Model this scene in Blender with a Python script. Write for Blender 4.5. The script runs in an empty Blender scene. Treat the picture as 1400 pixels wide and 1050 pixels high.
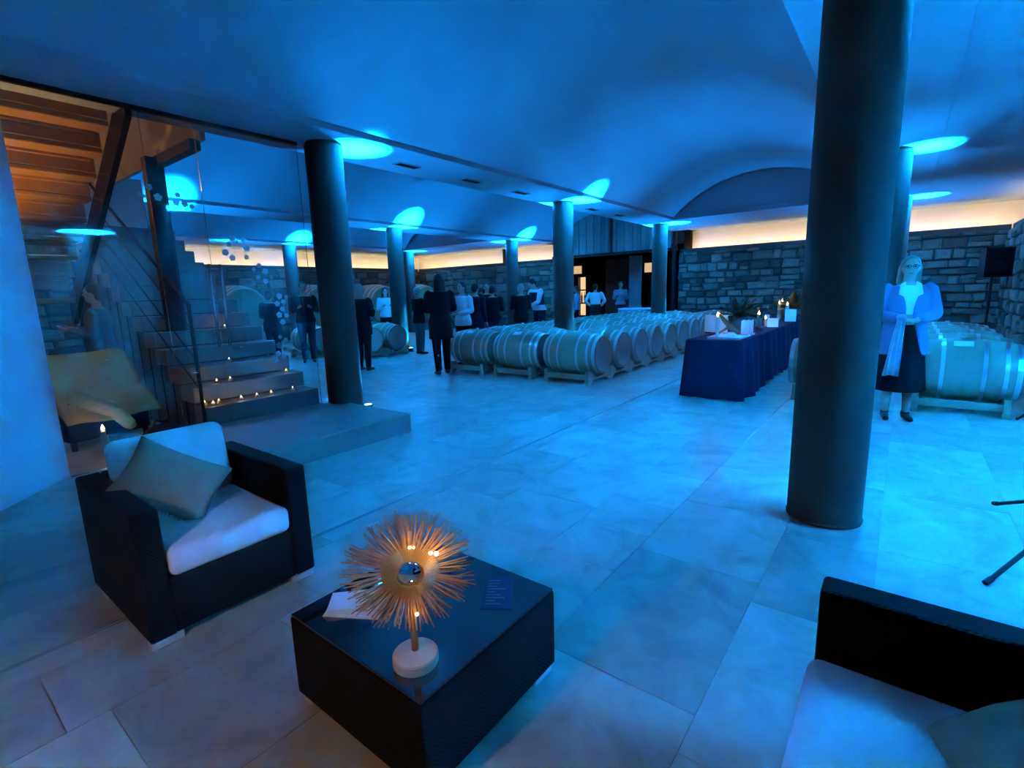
import bpy, bmesh, math, random
from mathutils import Vector, Matrix, Euler
random.seed(7)
R = random.random
def U(a, b): return a + (b - a) * random.random()
scn = bpy.context.scene
COL = scn.collection
PI = math.pi

# ------------------------------------------------------------------ camera, world, lights, exposure
cam_d = bpy.data.cameras.new('camera')
cam_d.sensor_width = 36.0
cam_d.lens = 36.0 * 687.83 / 1400.0
cam_d.clip_start = 0.02
cam_d.clip_end = 100
cam = bpy.data.objects.new('camera', cam_d)
COL.objects.link(cam)
cx, cy, cz = Vector((0.6095, -0.7922, -0.0296)), Vector((0.1591, 0.0856, 0.9836)), Vector((-0.7767, -0.6042, 0.1782))
cx.normalize(); cz = (cz - cx * cz.dot(cx)).normalized(); cy = cz.cross(cx)
M = Matrix.Identity(4)
for i in range(3):
    M[i][0], M[i][1], M[i][2] = cx[i], cy[i], cz[i]
M[2][3] = 1.42
cam.matrix_world = M
scn.camera = cam

w = bpy.data.worlds.new('world'); scn.world = w
w.use_nodes = True
w.node_tree.nodes['Background'].inputs[0].default_value = (0.01, 0.03, 0.08, 1)
w.node_tree.nodes['Background'].inputs[1].default_value = 0.02
vs = scn.view_settings
vs.view_transform = 'Standard'; vs.look = 'None'; vs.gamma = 1.0; vs.use_curve_mapping = False
vs.exposure = -0.06
scn.cycles.sample_clamp_indirect = 0.0   # the bright patches over the uplights light the whole room

BLUE = (0.003, 0.33, 0.97)
WARM = (1.0, 0.66, 0.29)
AMBER = (1.0, 0.42, 0.10)
UP_W = 500.0         # wide beam of each floor uplight
CORE_W = 66000.0      # its narrow core beam (spot watts are for the full sphere)
COVE = 17.0          # radiance of the LED strips in the coves

# ------------------------------------------------------------------ helpers
def new_obj(name, data, parent=None):
    o = bpy.data.objects.new(name, data); COL.objects.link(o)
    if parent is not None: o.parent = parent
    return o
def tag(o, label=None, cat=None, group=None, kind=None):
    if label: o['label'] = label
    if cat: o['category'] = cat
    if group: o['group'] = group
    if kind: o['kind'] = kind
    return o
def thing(name, label, cat, loc=(0, 0, 0), rz=0.0, group=None, kind=None):
    o = new_obj(name, None); o.empty_display_size = 0.1
    o.location = loc; o.rotation_euler = (0, 0, rz)
    return tag(o, label, cat, group, kind)
def finish(name, bm, m, parent=None, smooth=False, loc=None, rz=None):
    me = bpy.data.meshes.new(name)
    bmesh.ops.recalc_face_normals(bm, faces=bm.faces)
    bm.to_mesh(me); bm.free()
    if m: me.materials.append(m)
    if smooth:
        for p in me.polygons: p.use_smooth = True
    o = new_obj(name, me, parent)
    if loc is not None: o.location = loc
    if rz is not None: o.rotation_euler = (0, 0, rz)
    return o
def share(name, me, parent=None, loc=(0, 0, 0), rot=(0, 0, 0), sc=(1, 1, 1)):
    o = new_obj(name, me, parent); o.location = loc; o.rotation_euler = rot; o.scale = sc
    return o
def copy_tree(o, parent=None):
    c = o.copy(); COL.objects.link(c); c.parent = parent
    for ch in list(o.children): copy_tree(ch, c)
    return c
def box(bm, x0, x1, y0, y1, z0, z1, bev=0.0, seg=1):
    r = bmesh.ops.create_cube(bm, size=1.0)
    vsx = r['verts']
    for v in vsx:
        v.co = Vector((x0 + (v.co.x + .5) * (x1 - x0), y0 + (v.co.y + .5) * (y1 - y0), z0 + (v.co.z + .5) * (z1 - z0)))
    if bev > 0:
        es = list({e for v in vsx for e in v.link_edges})
        bmesh.ops.bevel(bm, geom=es, offset=bev, segments=seg, affect='EDGES', profile=0.5)
def BX(name, m, parent, x0, x1, y0, y1, z0, z1, bev=0.0, seg=1, smooth=False):
    bm = bmesh.new(); box(bm, x0, x1, y0, y1, z0, z1, bev, seg)
    return finish(name, bm, m, parent, smooth)
def basis(d):
    d = d.normalized()
    a = Vector((0, 0, 1)) if abs(d.z) < .9 else Vector((1, 0, 0))
    u = d.cross(a).normalized(); v = d.cross(u)
    return u, v
def tube(bm, pts, radii, n=8, caps=True):
    pts = [Vector(p) for p in pts]
    if not isinstance(radii, (list, tuple)): radii = [radii] * len(pts)
    rings = []
    for i, p in enumerate(pts):
        d = (pts[min(i + 1, len(pts) - 1)] - pts[max(i - 1, 0)])
        u, v = basis(d)
        if i and rings:
            # keep frame steady
            pu = prev_u - d.normalized() * prev_u.dot(d.normalized())
            if pu.length > 1e-4:
                u = pu.normalized(); v = d.normalized().cross(u)
        prev_u = u
        rings.append([bm.verts.new(p + (u * math.cos(2 * PI * k / n) + v * math.sin(2 * PI * k / n)) * radii[i]) for k in range(n)])
    for a, b in zip(rings, rings[1:]):
        for k in range(n):
            bm.faces.new((a[k], a[(k + 1) % n], b[(k + 1) % n], b[k]))
    if caps:
        bm.faces.new(rings[0][::-1]); bm.faces.new(rings[-1])
def lathe(bm, prof, n=24, axis='z', c=(0, 0, 0)):
    """prof: (radius, height) from one end to the other."""
    rings = []
    for r, h in prof:
        ring = []
        for k in range(n):
            a = 2 * PI * k / n
            x, y = r * math.cos(a), r * math.sin(a)
            p = (x, y, h) if axis == 'z' else ((x, h, y) if axis == 'y' else (h, x, y))
            ring.append(bm.verts.new((p[0] + c[0], p[1] + c[1], p[2] + c[2])))
        rings.append(ring)
    for a, b in zip(rings, rings[1:]):
        for k in range(n):
            bm.faces.new((a[k], a[(k + 1) % n], b[(k + 1) % n], b[k]))
    bm.faces.new(rings[0]); bm.faces.new(rings[-1])
def ball(bm, c, r, sub=2, rot=None):
    if not isinstance(r, (list, tuple)): r = (r, r, r)
    q = bmesh.ops.create_icosphere(bm, subdivisions=sub, radius=1.0)
    m = Matrix.Translation(Vector(c)) @ (rot.to_matrix().to_4x4() if rot else Matrix.Identity(4)) @ Matrix.Diagonal((r[0], r[1], r[2], 1))
    bmesh.ops.transform(bm, matrix=m, verts=q['verts'])

# ------------------------------------------------------------------ materials
MATS = {}
def mat(name, col, rough=.6, metal=0.0, var=.12, scale=6.0, bump=0.0, bscale=40.0, spec=.5, rand=0.0, island=False, coat=0.0, world=False, sheen=0.0):
    m = bpy.data.materials.new(name); m.use_nodes = True
    nt = m.node_tree; N = nt.nodes; L = nt.links
    b = N['Principled BSDF']
    b.inputs['Roughness'].default_value = rough; b.inputs['Metallic'].default_value = metal
    b.inputs['Specular IOR Level'].default_value = spec
    b.inputs['Coat Weight'].default_value = coat
    b.inputs['Sheen Weight'].default_value = sheen
    if world:
        tc = N.new('ShaderNodeNewGeometry'); src = tc.outputs['Position']
    else:
        tc = N.new('ShaderNodeTexCoord'); src = tc.outputs['Object']
    no = N.new('ShaderNodeTexNoise'); no.inputs['Scale'].default_value = scale; no.inputs['Detail'].default_value = 5
    if rand > 0:
        ob = N.new('ShaderNodeObjectInfo'); ge = N.new('ShaderNodeNewGeometry')
        ad = N.new('ShaderNodeMath'); ad.operation = 'ADD'
        L.new(ob.outputs['Random'], ad.inputs[0])
        if island: L.new(ge.outputs['Random Per Island'], ad.inputs[1])
        else: ad.inputs[1].default_value = 0
        fr = N.new('ShaderNodeMath'); fr.operation = 'FRACT'; L.new(ad.outputs[0], fr.inputs[0])
        sc_ = N.new('ShaderNodeVectorMath'); sc_.operation = 'ADD'
        mu = N.new('ShaderNodeMath'); mu.operation = 'MULTIPLY'; mu.inputs[1].default_value = 37.0
        L.new(fr.outputs[0], mu.inputs[0]); L.new(src, sc_.inputs[0]); L.new(mu.outputs[0], sc_.inputs[1])
        L.new(sc_.outputs[0], no.inputs['Vector'])
    else:
        L.new(src, no.inputs['Vector'])
    mx = N.new('ShaderNodeMix'); mx.data_type = 'RGBA'
    lo = tuple(max(0, c * (1 - var)) for c in col) + (1,); hi = tuple(min(1, c * (1 + var)) for c in col) + (1,)
    mx.inputs['A'].default_value = lo; mx.inputs['B'].default_value = hi
    L.new(no.outputs['Fac'], mx.inputs['Factor'])
    out = mx.outputs['Result']
    if rand > 0:
        hs = N.new('ShaderNodeHueSaturation')
        mr = N.new('ShaderNodeMapRange'); mr.inputs['To Min'].default_value = 1 - rand; mr.inputs['To Max'].default_value = 1 + rand
        L.new(fr.outputs[0], mr.inputs['Value']); L.new(mr.outputs['Result'], hs.inputs['Value'])
        L.new(out, hs.inputs['Color']); out = hs.outputs['Color']
    L.new(out, b.inputs['Base Color'])
    if bump > 0:
        n2 = N.new('ShaderNodeTexNoise'); n2.inputs['Scale'].default_value = bscale; n2.inputs['Detail'].default_value = 4
        L.new(src, n2.inputs['Vector'])
        bp = N.new('ShaderNodeBump'); bp.inputs['Strength'].default_value = bump; bp.inputs['Distance'].default_value = .01
        L.new(n2.outputs['Fac'], bp.inputs['Height']); L.new(bp.outputs['Normal'], b.inputs['Normal'])
    MATS[name] = m
    return m
def emit(name, col, s):
    m = bpy.data.materials.new(name); m.use_nodes = True
    nt = m.node_tree; nt.nodes.remove(nt.nodes['Principled BSDF'])
    e = nt.nodes.new('ShaderNodeEmission'); e.inputs[0].default_value = (*col, 1); e.inputs[1].default_value = s
    nt.links.new(e.outputs[0], nt.nodes['Material Output'].inputs[0])
    return m
plaster = mat('blue_light_plaster', (.30, .39, .49), .75, var=.03, scale=2, bump=.04, bscale=30, world=True)  # white plaster with the blue of the lighting mixed into its colour
wallp = mat('wall_plaster', (.60, .72, .78), .7, var=.05, scale=3, world=True)
covewhite = mat('cove_paint', (.86, .83, .76), .8, var=.02)
brown_wall = mat('stairwell_paint', (.62, .55, .5), .8, var=.05)
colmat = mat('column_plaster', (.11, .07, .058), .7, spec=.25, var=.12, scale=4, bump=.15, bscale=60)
steel_dark = mat('dark_steel', (.02, .02, .022), .45, metal=.6)
chrome = mat('brushed_steel', (.75, .75, .76), .25, metal=1.0, var=.04)
alu = mat('satin_aluminium', (.7, .71, .72), .45, metal=.35, var=.04)
drain_m = mat('drain_slot', (.03, .04, .06), .5)
stone_m = mat('rubble_stone', (.17, .155, .125), .9, var=.5, scale=6, bump=.9, bscale=18, rand=.55)
mortar = mat('lime_mortar', (.09, .085, .075), .95, var=.2)
stairm = mat('stair_stone', (.24, .23, .21), .55, var=.12, scale=3, bump=.05)
stepm = mat('step_stone', (.13, .125, .112), .5, var=.12, scale=3, bump=.05)
treadwood = mat('tread_timber', (.34, .20, .10), .5, var=.3, scale=5)
wood_plank = mat('grey_timber', (.28, .25, .24), .6, var=.25, scale=8, rand=.2)
oak = mat('oak_stave', (.34, .31, .21), .5, var=.14, scale=9, bump=.08, bscale=30)
oak_head = mat('oak_head', (.24, .21, .13), .65, var=.15, scale=12)
hoop_m = mat('galvanised_hoop', (.62, .62, .60), .32, metal=.9, var=.08)
pine = mat('pine_rack', (.36, .32, .23), .65, var=.15, scale=8)
navy = mat('navy_cloth', (.010, .014, .050), .9, spec=.2, var=.2, scale=5)
white_fab = mat('white_cushion', (.85, .82, .80), .8, var=.03, scale=4, bump=.1, bscale=90)
tan_fab = mat('tan_pillow_cloth', (.40, .31, .20), .6, var=.2, scale=14, bump=.2, bscale=60)
blackm = mat('black_plastic', (.012, .012, .013), .5)
paper = mat('white_paper', (.85, .85, .86), .7, var=.02)
bluecard = mat('navy_leaflet', (.03, .05, .17), .5, var=.1)
printm = mat('pale_print', (.45, .5, .62), .7)
twig = mat('bronze_twig', (.50, .27, .14), .45, metal=.0, var=.3, scale=30)
goldring = mat('gold_ring', (.50, .30, .10), .40, metal=.25, var=.25, scale=40)
rawwood = mat('pale_wood', (.58, .44, .32), .6, var=.15, scale=20)
mirror = mat('mirror_glass', (.75, .78, .8), .04, metal=1.0, var=.01)
leafm = mat('dark_leaf', (.03, .06, .025), .5, var=.3)
wax = mat('ivory_wax', (.8, .74, .62), .5, var=.04)
flame = emit('flame', (1.0, .58, .25), 14)
led_warm = emit('warm_led', WARM, COVE)
led_blue = emit('blue_led', (.2, .6, 1.0), 25)
skin = mat('skin', (.52, .34, .26), .5, var=.06, scale=12)
hair_black = mat('black_hair', (.012, .010, .010), .4, var=.3, scale=40)
hair_grey = mat('grey_hair', (.32, .31, .30), .5, var=.2, scale=40)
hair_brown = mat('brown_hair', (.07, .045, .03), .45, var=.3, scale=40)
hair_blond = mat('ash_blond_hair', (.30, .25, .18), .45, var=.25, scale=40)
eye_m = mat('eye_dark', (.02, .02, .02), .2)
lip_m = mat('lips', (.40, .14, .13), .45)
shoe_m = mat('black_shoe_leather', (.012, .012, .013), .4)
def cloth(name, c, rough=.85): return mat(name, c, rough, var=.15, scale=6, bump=.12, bscale=35, spec=.2)
c_black = cloth('black_cloth', (.006, .006, .007)); c_navy = cloth('navy_wool', (.010, .014, .032))
c_white = cloth('white_knit', (.72, .73, .74)); c_shirt = cloth('white_shirt', (.75, .76, .78))
c_teal = cloth('teal_shirt', (.12, .22, .24)); c_blazer = cloth('lilac_blue_blazer', (.20, .22, .36))
c_tan = cloth('tan_jacket', (.50, .29, .08)); c_denim = cloth('blue_denim', (.025, .036, .065)); c_grey = cloth('grey_cloth', (.16, .17, .19))
c_scarf = cloth('pale_scarf', (.34, .38, .46))

def floor_material():
    m = bpy.data.materials.new('travertine'); m.use_nodes = True
    nt = m.node_tree; N = nt.nodes; L = nt.links; b = N['Principled BSDF']
    g = N.new('ShaderNodeNewGeometry'); ob = N.new('ShaderNodeObjectInfo')
    ad = N.new('ShaderNodeMath'); ad.operation = 'ADD'; L.new(ob.outputs['Random'], ad.inputs[0]); L.new(g.outputs['Random Per Island'], ad.inputs[1])
    fr = N.new('ShaderNodeMath'); fr.operation = 'FRACT'; L.new(ad.outputs[0], fr.inputs[0])
    mu = N.new('ShaderNodeMath'); mu.operation = 'MULTIPLY'; mu.inputs[1].default_value = 53; L.new(fr.outputs[0], mu.inputs[0])
    va = N.new('ShaderNodeVectorMath'); L.new(g.outputs['Position'], va.inputs[0]); L.new(mu.outputs[0], va.inputs[1])
    n1 = N.new('ShaderNodeTexNoise'); n1.inputs['Scale'].default_value = 2.6; n1.inputs['Detail'].default_value = 8; n1.inputs['Roughness'].default_value = .62; n1.inputs['Distortion'].default_value = 1.1
    L.new(va.outputs[0], n1.inputs['Vector'])
    r1 = N.new('ShaderNodeValToRGB'); e = r1.color_ramp.elements
    e[0].position = .30; e[0].color = (.31, .30, .26, 1); e[1].position = .70; e[1].color = (.53, .54, .47, 1)
    q = r1.color_ramp.elements.new(.47); q.color = (.43, .42, .36, 1)
    L.new(n1.outputs['Fac'], r1.inputs['Fac'])
    hs = N.new('ShaderNodeHueSaturation')
    mr = N.new('ShaderNodeMapRange'); mr.inputs['To Min'].default_value = .86; mr.inputs['To Max'].default_value = 1.12
    L.new(fr.outputs[0], mr.inputs['Value']); L.new(mr.outputs[0], hs.inputs['Value']); L.new(r1.outputs['Color'], hs.inputs['Color'])
    L.new(hs.outputs['Color'], b.inputs['Base Color'])
    n2 = N.new('ShaderNodeTexNoise'); n2.inputs['Scale'].default_value = 9; n2.inputs['Detail'].default_value = 6; L.new(g.outputs['Position'], n2.inputs['Vector'])
    m2 = N.new('ShaderNodeMapRange'); m2.inputs['To Min'].default_value = .24; m2.inputs['To Max'].default_value = .52; L.new(n2.outputs['Fac'], m2.inputs['Value'])
    L.new(m2.outputs[0], b.inputs['Roughness'])
    bp = N.new('ShaderNodeBump'); bp.inputs['Strength'].default_value = .12; bp.inputs['Distance'].default_value = .004
    L.new(n2.outputs['Fac'], bp.inputs['Height']); L.new(bp.outputs[0], b.inputs['Normal'])
    return m
travertine = floor_material()
grout = mat('grout', (.40, .38, .32), .9, var=.1, world=True)

def wicker_material():
    m = bpy.data.materials.new('dark_wicker'); m.use_nodes = True
    nt = m.node_tree; N = nt.nodes; L = nt.links; b = N['Principled BSDF']
    b.inputs['Roughness'].default_value = .65; b.inputs['Specular IOR Level'].default_value = .12
    t = N.new('ShaderNodeTexCoord')
    ws = []
    for d, s in (('Z', 55), ('DIAGONAL', 40)):
        wv = N.new('ShaderNodeTexWave'); wv.bands_direction = d; wv.inputs['Scale'].default_value = s; wv.inputs['Distortion'].default_value = .4
        L.new(t.outputs['Object'], wv.inputs['Vector']); ws.append(wv)
    mu = N.new('ShaderNodeMath'); mu.operation = 'MULTIPLY'; L.new(ws[0].outputs['Fac'], mu.inputs[0]); L.new(ws[1].outputs['Fac'], mu.inputs[1])
    cr = N.new('ShaderNodeValToRGB'); cr.color_ramp.elements[0].color = (.004, .003, .003, 1); cr.color_ramp.elements[1].color = (.013, .008, .007, 1)
    L.new(mu.outputs[0], cr.inputs[0]); L.new(cr.outputs[0], b.inputs['Base Color'])
    bp = N.new('ShaderNodeBump'); bp.inputs['Strength'].default_value = .5; bp.inputs['Distance'].default_value = .004
    L.new(mu.outputs[0], bp.inputs['Height']); L.new(bp.outputs[0], b.inputs['Normal'])
    return m
wicker = wicker_material()
def glass_material(name, tint=(.92, .96, .97), refl=1.0):
    m = bpy.data.materials.new(name); m.use_nodes = True
    nt = m.node_tree; N = nt.nodes; L = nt.links; N.remove(N['Principled BSDF'])
    tr = N.new('ShaderNodeBsdfTransparent'); tr.inputs[0].default_value = (*tint, 1)
    gl = N.new('ShaderNodeBsdfGlossy'); gl.inputs['Roughness'].default_value = .01
    fz = N.new('ShaderNodeFresnel'); fz.inputs[0].default_value = 1.45
    mx = N.new('ShaderNodeMixShader'); L.new(fz.outputs[0], mx.inputs[0]); L.new(tr.outputs[0], mx.inputs[1]); L.new(gl.outputs[0], mx.inputs[2])
    L.new(mx.outputs[0], N['Material Output'].inputs[0])
    return m
glass = glass_material('clear_glass')
black_glass = mat('black_glass', (.006, .012, .03), .05, var=.02, spec=1.0, coat=1.0)
frosted = mat('frosted_decal', (.75, .8, .82), .8)

# ------------------------------------------------------------------ the setting
ZC = 3.1          # soffit height
XW, YW = 15.6, 17.2
ROWS = [0.27, 5.25, 10.35, 15.4]
HB = 0.475
# floor: slab of grout, tiles on it
floor = BX('floor', grout, None, -6, 21.2, -6.5, 19.5, -.25, -.004)
tag(floor, 'mottled travertine tile floor of the cellar washed in blue light', 'floor', kind='structure')
def tile_mesh():
    bm = bmesh.new()
    c = .0015
    a = [bm.verts.new((x, y, -.02)) for x, y in ((-.5, -.5), (.5, -.5), (.5, .5), (-.5, .5))]
    b = [bm.verts.new((x, y, -.0012)) for x, y in ((-.5, -.5), (.5, -.5), (.5, .5), (-.5, .5))]
    t = [bm.verts.new((x * (1 - 2 * c), y * (1 - 2 * c), 0)) for x, y in ((-.5, -.5), (.5, -.5), (.5, .5), (-.5, .5))]
    for p, q in ((a, b), (b, t)):
        for k in range(4): bm.faces.new((p[k], p[(k + 1) % 4], q[(k + 1) % 4], q[k]))
    bm.faces.new(t)
    me = bpy.data.meshes.new('tile'); bmesh.ops.recalc_face_normals(bm, faces=bm.faces); bm.to_mesh(me); bm.free()
    me.materials.append(travertine); return me
tiles = []
y = 0.44 - .62 * 1 - .44 * 1 - (.44 + .62) * 5
widths = [.62, .44]
k = 0
rows = []
while y < 18.6:
    wd = widths[k % 2]; rows.append((y, wd)); y += wd; k += 1
fixed = {0.44: [1.47, 2.41, 3.1], -0.0: [2.03, 2.75]}
for (y0, wd) in rows:
    x = -5.5 - U(0, .8)
    while x < 20.5:
        ln = random.choice((.62, .8, .95, 1.05)) if wd > .5 else random.choice((.44, .62, .8, .95))
        tiles.append((x, x + ln, y0, y0 + wd)); x += ln
split = []
for t in tiles:                              # the drain slot runs through at y = 2.713
    if t[2] < 2.70 and t[3] > 2.726:
        split += [(t[0], t[1], t[2], 2.70), (t[0], t[1], 2.726, t[3])]
    else: split.append(t)
def in_view(p, m=.25):
    q = M.inverted() @ Vector((p[0], p[1], 0))
    if q.z > -.2: return False
    return abs(q.x / -q.z) < 700 / 687.8 + m * .4 and abs(q.y / -q.z) < 525 / 687.8 + m * .4
def tcost(t):
    c = ((t[0] + t[1]) / 2, (t[2] + t[3]) / 2)
    return (0 if in_view(c) else 1000) + math.hypot(*c)
split.sort(key=tcost)
tme = tile_mesh()
for t in split[:300]:
    share('tile', tme, floor, ((t[0] + t[1]) / 2, (t[2] + t[3]) / 2, 0), sc=(t[1] - t[0] - .002, t[3] - t[2] - .002, 1))
bm = bmesh.new()
for t in split[300:]:
    g = .0015
    a = [bm.verts.new((x, yy, -.003)) for x, yy in ((t[0] + g, t[2] + g), (t[1] - g, t[2] + g), (t[1] - g, t[3] - g), (t[0] + g, t[3] - g))]
    b = [bm.verts.new((v.co.x, v.co.y, 0)) for v in a]
    for k in range(4): bm.faces.new((a[k], a[(k + 1) % 4], b[(k + 1) % 4], b[k]))
    bm.faces.new(b)
o = finish('distant_tiles', bm, travertine, floor); o['kind'] = 'stuff'

# ceiling: roof slab with vault shells and flat soffits below it
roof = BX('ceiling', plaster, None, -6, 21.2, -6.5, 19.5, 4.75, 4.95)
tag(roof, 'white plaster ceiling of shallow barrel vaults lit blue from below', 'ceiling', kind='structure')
def vault(y0, y1, x0, x1, rise, ends=(0, 1), lip=.06):
    bm = bmesh.new(); n = 28
    prof = []
    ymid, hw = (y0 + y1) / 2, (y1 - y0) / 2
    Rr = (hw * hw + rise * rise) / (2 * rise)
    for i in range(n + 1):
        yy = y0 + (y1 - y0) * i / n
        prof.append((yy, ZC + lip + math.sqrt(Rr * Rr - (yy - ymid) ** 2) - (Rr - rise)))
    xs = [x0 + (x1 - x0) * i / 6 for i in range(7)]
    grid = [[bm.verts.new((x, p[0], p[1])) for p in prof] for x in xs]
    for a, b in zip(grid, grid[1:]):
        for i in range(n): bm.faces.new((a[i], a[i + 1], b[i + 1], b[i]))
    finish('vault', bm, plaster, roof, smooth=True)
    for q in ends:                             # lunette: the flat arch-shaped end of a vault
        x = x1 if q else x0
        bm = bmesh.new()
        vv = [bm.verts.new((x, p[0], p[1])) for p in prof] + [bm.verts.new((x, y1, ZC)), bm.verts.new((x, y0, ZC))]
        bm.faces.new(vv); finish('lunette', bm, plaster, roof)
def soffit(x0, x1, y0, y1, z1=ZC + .12):
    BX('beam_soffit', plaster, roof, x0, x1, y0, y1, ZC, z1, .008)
RISE = .80
vault(ROWS[0] + HB, ROWS[1] - HB, -5.8, 13.0, RISE)
vault(ROWS[1] + HB, ROWS[2] - HB, 2.45, 15.42, RISE, ends=(0,))
vault(ROWS[2] + HB, ROWS[3] - HB, -2.0, 13.0, RISE)
soffit(-5.8, XW + .5, ROWS[0] - HB, ROWS[0] + HB)
soffit(-5.8, XW + .5, ROWS[1] - HB, ROWS[1] + HB)
soffit(-2.0, XW + .5, ROWS[2] - HB, ROWS[2] + HB)
soffit(-2.0, XW + .5, ROWS[3] - HB, YW + .6)
soffit(-5.8, XW + .5, -6.2, ROWS[0] - HB)
soffit(12.96, XW + .5, ROWS[0] + HB, ROWS[1] - HB)
soffit(12.96, XW + .5, ROWS[2] + HB, ROWS[3] - HB)
soffit(15.42, 20.0, 5.2, 10.4, ZC + .9)

# rubble stone walls with a lit cove above
def stone_variants():
    out = []
    for s in range(8):
        rg = random.Random(100 + s); bm = bmesh.new()
        def J(a): return rg.uniform(-a, a)
        c4 = ((-.5, -.5), (.5, -.5), (.5, .5), (-.5, .5))
        a = [bm.verts.new((x + J(.06), 0, z + J(.09))) for x, z in c4]
        b = [bm.verts.new((v.co.x, -.55 + J(.1), v.co.z)) for v in a]
        t = [bm.verts.new((x * .80 + J(.05), -1 + J(.15), z * .74 + J(.05))) for x, z in c4]
        for p, q in ((a, b), (b, t)):
            for k in range(4): bm.faces.new((p[k], p[(k + 1) % 4], q[(k + 1) % 4], q[k]))
        bm.faces.new(t)
        me = bpy.data.meshes.new('stone'); bmesh.ops.recalc_face_normals(bm, faces=bm.faces); bm.to_mesh(me); bm.free()
        me.materials.append(stone_m); out.append(me)
    return out
STONES = stone_variants()
ZS = 2.57
def stone_wall(name, label, p0, p1, lo, hi, hmin=.15, hmax=.30, wmin=.22, wmax=.62, cap=300, from_end=False):
    """face runs p0 -> p1, the room lies on its left-hand normal side; stones proud of the mortar."""
    p0, p1 = Vector((*p0, 0)), Vector((*p1, 0))
    d = (p1 - p0); ln = d.length; d.normalize(); ang = math.atan2(d.y, d.x)
    bm = bmesh.new(); box(bm, 0, ln, 0, .22, lo, hi)
    root = finish(name, bm, mortar, None, loc=p0, rz=ang)
    tag(root, label, 'wall', kind='structure')
    rg = random.Random(len(label)); lst = []
    z = lo
    while z < hi - .04:
        h = min(rg.uniform(hmin, hmax), hi - z)
        if hi - z - h < .07: h = hi - z
        x = -rg.uniform(0, .3)
        while x < ln:
            wd = rg.uniform(wmin, wmax)
            x0, x1 = max(x, 0), min(x + wd, ln)
            if x1 - x0 > .05:
                if h > .22 and rg.random() < .3:
                    f = rg.uniform(.4, .6); lst += [(x0, x1, z, z + h * f), (x0, x1, z + h * f, z + h)]
                else: lst.append((x0, x1, z, z + h))
            x += wd
        z += h
    cxy = Vector((0, 0, 0))
    lst.sort(key=lambda s: (p0 + d * (s[0] + s[1]) * .5).length)
    for s in lst[:cap]:
        share('stone', rg.choice(STONES), root, ((s[0] + s[1]) / 2 + rg.uniform(-.01, .01), 0, (s[2] + s[3]) / 2 + rg.uniform(-.012, .012)), (0, rg.choice((0, PI)) + rg.uniform(-.09, .09), 0), sc=((s[1] - s[0]) * rg.uniform(.90, 1.0) - .01, rg.uniform(.025, .08), (s[3] - s[2]) * rg.uniform(.86, 1.0) - .008))
    if lst[cap:]:
        bm = bmesh.new()
        for s in lst[cap:]: box(bm, s[0] + .007, s[1] - .007, -rg.uniform(.02, .05), 0, s[2] + .006, s[3] - .006)
        o = finish('distant_stones', bm, stone_m, root); o['kind'] = 'stuff'
    return root
def cove(root, ln, e0=0.0, e1=0.0, back=.42, z0=ZS, z1=ZC):
    """white recess above the stone face with a warm LED strip tucked behind the lip; local to the wall."""
    BX('cove_back', covewhite, root, -e0, ln + e1, back, back + .05, z0 - .3, z1 + .1)
    BX('cove_ledge', covewhite, root, -e0, ln + e1, .18, back, z0 - .12, z0 - .10)
    BX('cove_lip', mortar, root, 0, ln, .02, .08, z0 - .11, z0 + .0)
    BX('led_strip', led_warm, root, 0.02, ln - .02, .10, .16, z0 - .075, z0 - .045)
wa = stone_wall('wall_back', 'rubble stone wall with warm lit cove at right end of the cellar', (XW, 5.55), (XW, -1.70), 0, ZS - .11, .13, .27, .18, .55)
# the face of a wall built p0->p1 looks to local -y ; p0->p1 here runs -Y so local -y is -X : towards the room
cove(wa, 7.25, 0, .45)
wb = stone_wall('wall_far_left', 'rubble stone wall with warm lit cove behind the standing guests', (XW, YW), (XW, 10.0), 0, ZS - .11, .2, .34, .3, .8)
cove(wb, 7.2, .45, 0)
wc = stone_wall('wall_left', 'long rubble stone wall with warm lit cove behind the big casks', (-2.0, YW), (XW, YW), 0, ZS - .11, .2, .36, .4, .95)
cove(wc, 17.6, 0, .45)
wd_ = stone_wall('wall_right', 'rubble stone side wall with lit cove behind the loudspeaker', (XW, -1.70), (7.6, -1.70), 0, ZS - .11, .2, .34, .3, .8)
cove(wd_, 2.8, .45, 0)
def plain_wall(name, label, m, x0, x1, y0, y1, z0, z1):
    o = BX(name, m, None, x0, x1, y0, y1, z0, z1); return tag(o, label, 'wall', kind='structure')
plain_wall('wall_right_near', 'plain plaster wall out of view right of the seats', wallp, -6, 7.55, -6.4, -6.2, 0, ZC)
plain_wall('wall_right_return', 'plain plaster return wall beside the loudspeaker end', wallp, 7.55, 7.7, -6.2, -1.72, 0, ZC)
plain_wall('wall_behind', 'plain plaster wall behind the viewer', wallp, -6, -5.8, -6.2, 5.4, 0, 4.75)
# splayed white wall at the left of the picture
bm = bmesh.new()
pts = [(.91, 5.51), (-2.0, 2.30), (-2.2, 2.5), (.78, 5.72)]
lo = [bm.verts.new((x, y, 0)) for x, y in pts]; hi = [bm.verts.new((x, y, ZC + .05)) for x, y in pts]
for k in range(4): bm.faces.new((lo[k], lo[(k + 1) % 4], hi[(k + 1) % 4], hi[k]))
bm.faces.new(hi); bm.faces.new(lo)
tag(finish('wall_front_left', bm, wallp), 'smooth white wall at the left picture edge beside the glass front', 'wall', kind='structure')
plain_wall('wall_left_end', 'plain wall closing the space behind the stairs', wallp, -2.2, -2.0, 5.6, 17.4, 0, 4.75)
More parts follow.
